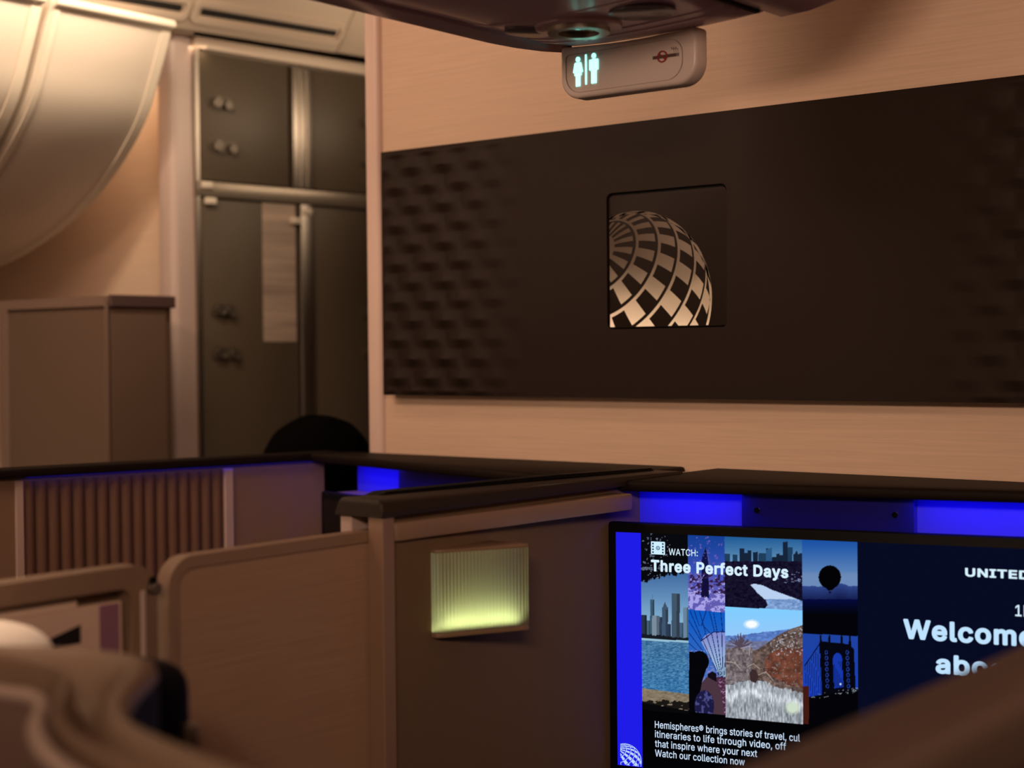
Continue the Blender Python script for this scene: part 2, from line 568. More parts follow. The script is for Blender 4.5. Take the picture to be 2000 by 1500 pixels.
def console(sg):
    side = 'right' if sg > 0 else 'left'
    loc = (-1.231, 1.79, 0) if sg > 0 else (-1.319, 1.79, 0)
    lab = ('front console of the suite with the lit screen, black top over two blue lights' if sg > 0 else
           'front console behind the divider, black top over a blue light, dark screen')
    c = thing('front_console', lab, 'console', loc, ANG * sg, 'front consoles against the bulkhead')

    def lx(a, b):
        return (a, b) if sg > 0 else (-b, -a)
    # ledge: wedge between the angled lip and the bulkhead
    ca, sa = math.cos(ANG), math.sin(ANG)

    def to_local(X, Y):
        dx, dy = (X - loc[0]) * sg, Y - loc[1]
        return (sg * (ca * dx + sa * dy), -sa * dx + ca * dy)
    xe = -0.42 if sg > 0 else -2.045
    a = to_local(-1.2475 if sg > 0 else -1.3025, 2.094)
    b = to_local(xe, 2.094)
    lipy = 0.028
    s_end = b[0] + sg * 0.0
    poly = [(sg * 0.0 - sg * 0.0 + (a[0] - sg * 0.07), lipy), (b[0] + sg * 0.01, lipy), b, a]
    # keep the inner edge along the divider
    inner = to_local(-1.2475 if sg > 0 else -1.3025, 1.8)
    t = (lipy - inner[1]) / (a[1] - inner[1])
    poly[0] = (inner[0] + (a[0] - inner[0]) * t, lipy)
    obj('ledge_top', ext(poly, 1.1805, EZ, 'z', 0.006, 3), 'ledge', c, local=True)
    x0, x1 = lx(-0.015, 0.62 if sg > 0 else 0.71)
    def slab(y0, y1, z0, z1):
        e = [(inner[0] + (a[0] - inner[0]) * (y - inner[1]) / (a[1] - inner[1]) + sg * 0.001, y) for y in (y0, y1)]
        xo = (x1 if sg > 0 else x0)
        return ext([e[0], (xo, y0), (xo, y1), e[1]], z0, z1, 'z')
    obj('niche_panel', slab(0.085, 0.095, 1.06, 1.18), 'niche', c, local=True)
    obj('console_body', slab(0.034, 0.0845, 0, 1.128), 'taupe', c, local=True)
    q0, q1 = lx(0.167, 0.404) if sg > 0 else (-0.53, -0.167)
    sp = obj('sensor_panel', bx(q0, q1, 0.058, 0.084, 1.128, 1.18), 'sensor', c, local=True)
    for xx in ((0.189, 0.379) if sg > 0 else (-0.379, -0.189)):
        obj('sensor_lens', cyl((xx, 0.0585, 1.157), (xx, 0.055, 1.157), 0.004, n=14), 'glossblack', sp, local=True)
    for (s0, s1) in (((0.015, 0.165), (0.408, 0.60)) if sg > 0 else ((0.535, 0.70), (0.02, 0.16))):
        u0, u1 = lx(s0, s1)
        obj('light_strip', bx(u0, u1, 0.062, 0.070, 1.1788, 1.1804), 'led', c, local=True)
        l = bpy.data.lights.new('strip_light', 'AREA')
        l.shape = 'RECTANGLE'
        l.size, l.size_y, l.energy, l.color = abs(u1 - u0), 0.01, 0.075 * abs(u1 - u0) / 0.15, (0.012, 0.010, 1.0)
        lo = bpy.data.objects.new('strip_light', l)
        COL.objects.link(lo)
        lo.parent = c
        lo.location = ((u0 + u1) / 2, 0.046, 1.1765)
        lo.rotation_euler = (R(8), 0, 0)
    return c


con_r = console(1)
con_l = console(-1)


# ------------------------------------------------------------------ screens
def vnoise(x, y, seed=0):
    xi, yi = np.floor(x).astype(int), np.floor(y).astype(int)
    xf, yf = x - xi, y - yi

    def h(a, b):
        n = np.sin(a * 127.1 + b * 311.7 + seed * 74.7) * 43758.5453
        return n - np.floor(n)
    sx, sy = xf * xf * (3 - 2 * xf), yf * yf * (3 - 2 * yf)
    return (h(xi, yi) * (1 - sx) + h(xi + 1, yi) * sx) * (1 - sy) + (h(xi, yi + 1) * (1 - sx) + h(xi + 1, yi + 1) * sx) * sy


def fbm(x, y, seed=0):
    return (vnoise(x, y, seed) + 0.5 * vnoise(2 * x, 2 * y, seed + 1) + 0.25 * vnoise(4 * x, 4 * y, seed + 2)) / 1.75


def paint_picture(s, z):
    """the travel collage on the screen: arrays of metres along / up the screen -> sRGB 0..255.
    X, Y are the collage's own drawing units (a skewed sheet the tiles were measured on)"""
    H = (1062.6421, -22.141839, 1215.2831, -139.70899, -1373.2712, 2573.7728, -0.1855543, -0.0092163639)
    w = H[6] * s + H[7] * z + 1
    X, Y = (H[0] * s + H[1] * z + H[2]) / w, (H[3] * s + H[4] * z + H[5]) / w
    u, v = s * 1000, (1.126 - z) * 1000
    img = np.zeros(s.shape + (3,))
    sr = img

    def put(mask, c, a=1.0):
        m = np.clip(mask.astype(float) * a, 0, 1)[..., None]
        c = np.array(c, float)
        img[:] = img * (1 - m) + c * m

    def grad(mask, y0, y1, c0, c1):
        t = np.clip((Y - y0) / (y1 - y0), 0, 1)[..., None]
        put(mask, np.array(c0) * (1 - t) + np.array(c1) * t)

    def poly(pts):
        ins = np.zeros(X.shape, bool)
        for (xa, ya), (xb, yb) in zip(pts, pts[1:] + pts[:1]):
            if ya == yb:
                continue
            c = ((ya > Y) != (yb > Y)) & (X < (xb - xa) * (Y - ya) / (yb - ya) + xa)
            ins ^= c
        return ins

    def ell(cx, cy, rx, ry):
        return ((X - cx) / rx) ** 2 + ((Y - cy) / ry) ** 2 < 1

    def line(x0, y0, x1, y1, wd):
        dx, dy = x1 - x0, y1 - y0
        t = np.clip(((X - x0) * dx + (Y - y0) * dy) / (dx * dx + dy * dy), 0, 1)
        return (X - x0 - t * dx) ** 2 + (Y - y0 - t * dy) ** 2 < wd * wd / 4
    T1 = u < 106.5
    T2 = (u >= 106.5) & (u < 159)
    T3 = (u >= 159) & (u < 266)
    T4 = u >= 266
    # lake skyline
    grad(T1, 1100, 1240, (52, 92, 150), (150, 195, 222))
    for x0, x1, yt, c in ((1253, 1264, 1201, (38, 52, 70)), (1264, 1270, 1212, (70, 95, 115)), (1270, 1278, 1171, (58, 88, 110)), (1274, 1288, 1202, (120, 140, 158)),
                          (1288, 1293, 1205, (48, 66, 90)), (1293, 1305, 1186, (62, 84, 108)), (1305, 1311, 1218, (40, 58, 84)), (1312, 1328, 1159, (66, 84, 104)),
                          (1328, 1335, 1216, (70, 96, 124)), (1335, 1346, 1186, (104, 132, 156))):
        yy = yt + (X - x0) * 0.03
        put(T1 & (X >= x0) & (X < x1) & (Y > yy) & (Y < 1246), c)
        put(T1 & (X >= x0 + (x1 - x0) * 0.62) & (X < x1) & (Y > yy) & (Y < 1246), [q * 0.72 for q in c])
    put(T1 & poly([(1293, 1190), (1299, 1175), (1305, 1190)]), (62, 84, 108))
    put(T1 & (X > 1274.6) & (X < 1275.4) & (Y > 1160) & (Y < 1175), (80, 110, 140))
    put(T1 & (Y > 1236 + (X - 1253) * 0.10 + 3 * vnoise(X / 3, Y * 0, 5)), (22, 26, 32))
    wy = 1246 + (X - 1253) * 0.06
    wn = fbm(X / 4, Y / 1.6, 3)[..., None]
    wat = T1 & (Y > wy)
    put(wat, np.array((70, 118, 158)) + (wn - 0.5) * np.array((90, 95, 85)) + np.clip((Y - 1246) / 100, 0, 1)[..., None] * np.array((-12, -2, 8)))
    put(T1 & (Y > wy) & (Y < wy + 4), (150, 190, 212))
    by = 1344 + (X - 1256) * 0.13
    put(T1 & (Y > by), np.array((128, 116, 96)) + (fbm(X / 6, Y / 3, 8)[..., None] - 0.5) * 60)
    put(T1 & (Y > by + 16 + 14 * fbm(X / 9, Y / 6, 9) - 0.1 * (X - 1256)) & (fbm(X / 10, Y / 4, 2) > 0.42), (26, 22, 20))
    put(T1 & (Y > 1372 + (X - 1256) * 0.18), (8, 8, 10))
    # leaves hanging into the sky
    lb = 1136 - (X - 1253) * 0.24 + 12 * (fbm(X / 5, X * 0, 11) - 0.5) + 6 * (vnoise(X / 1.8, Y * 0 + 3, 12) - 0.5)
    lf = T1 & (Y < lb)
    put(lf, (8, 9, 14))
    put(lf & (fbm(X / 6, Y / 6, 21) > 0.70) & (X < 1300), (86, 98, 116))
    put(lf & (fbm(X / 4, Y / 4, 22) > 0.78) & (X < 1310), (120, 128, 150))
    # pointed tower in blossom
    A = T2 & (Y < 1190 + (X - 1346) * 0.09)
    grad(A, 1046, 1130, (18, 62, 146), (66, 84, 190))
    put(A & poly([(1379, 1068), (1384, 1092), (1385, 1170), (1369, 1168), (1371, 1090)]), (16, 18, 66))
    put(A & poly([(1379, 1068), (1386, 1092), (1390, 1110), (1384, 1100)]), (74, 84, 160))
    bn = fbm(X / 6, Y / 5, 31) + 0.2 * vnoise(X / 1.7, Y / 1.7, 32)
    dens = np.clip((Y - 1112) / 45, 0, 1)
    put(A & (bn > 0.80 - 0.5 * dens) & ~poly([(1370, 1110), (1385, 1110), (1386, 1168), (1369, 1166)]), (98, 92, 176))
    put(A & (bn > 1.02 - 0.42 * dens), (168, 162, 232))
    put(A & (fbm(X / 5, Y / 4, 33) > 0.56) & (Y > 1118) & (Y < 1160), (52, 30, 70))
    put(A & poly([(1372, 1130), (1384, 1130), (1385, 1166), (1371, 1164)]), (18, 14, 56))
    # fan-shaped garden tower, woman looking up
    B = T2 & (Y >= 1190 + (X - 1346) * 0.09)
    grad(B, 1190, 1330, (8, 88, 196), (72, 110, 190))
    for x0, y0, x1, y1 in ((1348, 1193, 1372, 1250), (1366, 1192, 1378, 1234), (1380, 1192, 1370, 1222), (1394, 1196, 1402, 1240), (1408, 1196, 1412, 1236), (1346, 1212, 1376, 1262),
                           (1372, 1220, 1392, 1242), (1378, 1234, 1376, 1262), (1346, 1236, 1372, 1270), (1356, 1192, 1366, 1222), (1386, 1194, 1396, 1234), (1346, 1256, 1372, 1280)):
        put(B & line(x0, y0, x1, y1, 1.5), (10, 34, 110))
    fan = B & poly([(1369, 1252), (1378, 1240), (1394, 1234), (1421, 1234), (1421, 1330), (1412, 1330), (1396, 1300)])
    grad(fan, 1235, 1330, (126, 136, 206), (176, 220, 240))
    for xt, yt in ((1372, 1248), (1380, 1240), (1390, 1236), (1400, 1234), (1410, 1234), (1420, 1234)):
        put(B & line(xt, yt, 1411 + (xt - 1395) * 0.13, 1328, 1.6), (34, 34, 84))
    put(B & line(1369, 1252, 1394, 1234, 2) | B & line(1394, 1234, 1421, 1234, 2), (22, 28, 92))
    put(B & (fbm(X / 3, Y / 3, 41) > 0.55) & (Y > 1270) & (X < 1410) & ~fan, (120, 126, 190))
    put(B & (Y > 1322) & (X > 1398), (74, 40, 66))
    put(B & (Y > 1326) & (X > 1404) & (fbm(X / 3, Y / 2, 42) > 0.6), (150, 110, 140))
    put(B & poly([(1366, 1340), (1380, 1322), (1396, 1320), (1408, 1350), (1416, 1400), (1364, 1400)]), (74, 52, 64))
    put(B & poly([(1382, 1316), (1392, 1311), (1400, 1316), (1400, 1332), (1382, 1322)]), (18, 12, 22))
    put(B & ell(1366, 1292, 19, 21), (5, 5, 9))
    put(B & poly([(1346, 1272), (1372, 1276), (1382, 1300), (1372, 1330), (1366, 1360), (1364, 1400), (1346, 1400)]), (5, 5, 9))
    bag = B & ell(1376, 1378, 19, 30)
    put(bag, (28, 26, 66))
    put(bag & (fbm(X / 4, Y / 6, 43) > 0.58), (72, 74, 130))
    put(B & (Y > 1397 + (X - 1346) * 0.10), (4, 4, 6))
    # river city
    C = T3 & (Y < 1185 + (X - 1418) * 0.047)
    grad(C, 1050, 1100, (34, 92, 150), (104, 148, 186))
    for x0, x1, yt in ((1416, 1426, 1081), (1431, 1441, 1083), (1445, 1454, 1071), (1454, 1460, 1080), (1460, 1468, 1075), (1471, 1480, 1078), (1482, 1496, 1080), (1496, 1508, 1071),
                       (1508, 1516, 1088), (1516, 1523, 1081), (1523, 1529, 1084), (1529, 1539, 1058), (1539, 1548, 1069), (1550, 1561, 1082), (1561, 1567, 1080)):
        put(C & (X >= x0) & (X < x1) & (Y > yt) & (Y < 1104), (22, 36, 58) if (x0 % 3) else (30, 62, 92))
    put(C & poly([(1496, 1074), (1508, 1069), (1508, 1100), (1496, 1100)]), (44, 88, 134))
    put(C & poly([(1551, 1086), (1556, 1074), (1561, 1086)]), (22, 36, 58))
    land = C & (Y > 1096)
    put(land, np.array((20, 16, 40)) + (fbm(X / 4, Y / 3, 51)[..., None] - 0.5) * np.array((40, 34, 40)))
    riv = poly([(1466, 1142), (1474, 1140), (1490, 1143), (1508, 1152), (1530, 1160), (1568, 1174), (1568, 1195), (1490, 1192), (1500, 1182), (1496, 1172), (1480, 1158)])
    put(C & riv, np.array((112, 146, 196)) + (fbm(X / 5, Y / 3, 52)[..., None] - 0.4) * 90)
    put(C & riv & (Y < 1170), (186, 208, 240))
    put(C & (fbm(X / 7, Y / 2, 53) > 0.68) & (Y > 1115) & (Y < 1140) & (X > 1500), (120, 130, 170))
    # sunny hill
    D = T3 & (Y >= 1185 + (X - 1418) * 0.047)
    grad(D, 1188, 1245, (128, 206, 255), (150, 200, 250))
    ml = 1240 - 12 * np.clip((X - 1450) / 90, 0, 1) - 5 * fbm(X / 14, X * 0, 61)
    put(D & (Y > ml + 3), np.array((92, 126, 196)) + (fbm(X / 5, Y / 3, 62)[..., None] - 0.5) * 60)
    put(D & (Y > 1250 + 4 * fbm(X / 8, X * 0, 63)), np.array((110, 116, 150)) + (fbm(X / 5, Y / 3, 64)[..., None] - 0.5) * 60)
    hl = np.interp(X, [1418, 1440, 1460, 1480, 1500, 1520, 1545, 1570], [1272, 1270, 1272, 1268, 1255, 1240, 1228, 1220])
    hn = fbm(X / 6, Y / 5, 65)[..., None]
    put(D & (Y > hl), np.array((98, 80, 74)) + (hn - 0.5) * np.array((100, 88, 80)))
    put(D & (Y > 1262 + 6 * vnoise(X / 4, X * 0, 66)) & (X < 1470), np.array((110, 100, 104)) + (fbm(X / 4, Y / 4, 67)[..., None] - 0.5) * 110)
    rock = poly([(1494, 1292), (1504, 1276), (1530, 1264), (1560, 1268), (1572, 1258), (1572, 1346), (1540, 1338), (1510, 1322), (1494, 1312)])
    put(D & rock & (Y > hl) & (fbm(X / 5, Y / 5, 75) > 0.30), np.array((108, 62, 48)) + (fbm(X / 9, Y / 11, 68)[..., None] - 0.5) * np.array((80, 50, 40)))
    tuft = fbm(X / 3, Y / 2.4, 69)
    put(D & (tuft > 0.66) & (Y > hl + 4) & (Y < 1280) & (X > 1505), (190, 190, 202), 0.8)
    put(D & (tuft > 0.74) & (Y > 1290) & (Y < 1340), (160, 146, 138), 0.7)
    for k in range(26):
        a = math.pi * (0.08 + 0.84 * k / 25)
        put(D & line(1446, 1264, 1446 + 26 * math.cos(a) * (0.7 + 0.3 * math.sin(k * 2.3)), 1264 - 28 * math.sin(a) * (0.75 + 0.25 * math.sin(k * 1.7)), 1.8), (84, 70, 84))
    gl = np.interp(X, [1418, 1450, 1480, 1520, 1572], [1336, 1326, 1324, 1338, 1352]) + 6 * vnoise(X / 3, X * 0, 71)
    gn = fbm(X / 2.2, Y / 9, 72)[..., None]
    put(D & (Y > gl), np.array((150, 156, 164)) + (gn - 0.5) * np.array((150, 150, 150)) + np.exp(-((Y - (gl + 24)) / 12.0) ** 2)[..., None] * 46)
    put(D & poly([(1464, 1314), (1470, 1306), (1478, 1310), (1482, 1322), (1476, 1334), (1466, 1330)]), (60, 42, 44))
    for pts in (((1460, 1302), (1472, 1296), (1484, 1306)), ((1482, 1318), (1496, 1312), (1510, 1328)), ((1418, 1292), (1436, 1294), (1446, 1306)), ((1448, 1266), (1464, 1262), (1464, 1280))):
        for a, b in zip(pts, pts[1:]):
            put(D & line(*a, *b, 1.6), (196, 176, 166), 0.65)
    for k, al in ((1.6, 0.35), (1.25, 0.5), (1.0, 1.0)):
        put(D & ell(1468, 1219, 10 * k, 6 * k), (250, 254, 255), al)
        put(D & ell(1548, 1382, 10 * k, 9 * k), (206, 222, 200), al)
    # balloon at dusk
    E_ = T4 & (Y < 1237 + (X - 1570) * 0.05)
    grad(E_, 1058, 1130, (28, 82, 164), (104, 140, 188))
    put(E_ & (Y > 1118), (112, 138, 180), 0.5)
    mt = 1146 - 6 * np.exp(-((X - 1640) / 14.0) ** 2) - 3 * fbm(X / 10, X * 0, 81)
    t = np.clip((Y - mt) / 45, 0, 1)[..., None]
    put(E_ & (Y > mt), np.array((48, 70, 138)) * (1 - t) + np.array((4, 6, 40)) * t)
    t = np.clip((Y - 1170) / 30, 0, 1)[..., None]
    put(E_ & (Y > 1170), np.array((6, 10, 62)) * (1 - t) + np.array((3, 3, 9)) * t)
    put(E_ & (ell(1621, 1127, 22, 23) | poly([(1601, 1137), (1641, 1137), (1625, 1153), (1618, 1153)])), (3, 3, 6))
    put(E_ & ell(1621, 1157, 2.4, 2.4), (14, 16, 40))
    # bridge at night
    F_ = T4 & (Y >= 1237 + (X - 1570) * 0.05)
    grad(F_, 1237, 1380, (30, 66, 158), (24, 62, 190))
    tw = poly([(1601, 1252), (1660, 1258), (1668, 1268), (1672, 1352), (1606, 1362)])
    for k in range(9):
        put(F_ & line(1573 + 4 * k, 1300 - 5.4 * k, 1576 + 4 * k, 1364, 0.9), (12, 20, 70))
    put(F_ & line(1572, 1300, 1602, 1256, 2.0), (8, 10, 34))
    put(F_ & tw, (6, 6, 16))
    for xx in (1603, 1620, 1644, 1660):
        put(F_ & poly([(xx - 2.5, 1262), (xx - 1.5, 1240), (xx + 1.5, 1240), (xx + 3, 1262)]), (6, 6, 16))
    put(F_ & (poly([(1627, 1290), (1645, 1290), (1648, 1342), (1629, 1344)]) | ell(1636, 1288, 9, 13)), (22, 56, 170))
    for k in range(6):
        put(F_ & line(1629 + 3.2 * k, 1292, 1630 + 3.2 * k, 1342, 0.8), (8, 14, 60))
    for k in range(7):
        for xx in (1614 + k * 0.4, 1655 + k * 0.4):
            put(F_ & ell(xx, 1274 + k * 11, 3.2, 4.2) & ~ell(xx, 1274 + k * 11, 1.9, 2.8), (34, 60, 150))
    put(F_ & ell(1642, 1336, 1.8, 2.2), (200, 214, 240))
    deck = 1362 - (X - 1572) * 0.16
    put(F_ & (Y > deck), (4, 4, 8))
    put(F_ & (Y > deck - 3) & (Y < deck + 6) & (fbm(X / 3, Y / 2, 91) > 0.68), (130, 140, 150))
    put(F_ & (X < 1580) & (Y > 1340), (66, 26, 18))
    # captions' backdrop
    put((v > 249.5) | (T2 & (v > 247)), (3, 3, 5))
    put(T4 & (v > 249), (3, 3, 5))
    return img


def lin(img):
    x = np.clip(img / 255.0, 0, 1)
    return np.where(x <= 0.04045, x / 12.92, ((x + 0.055) / 1.055) ** 2.4)


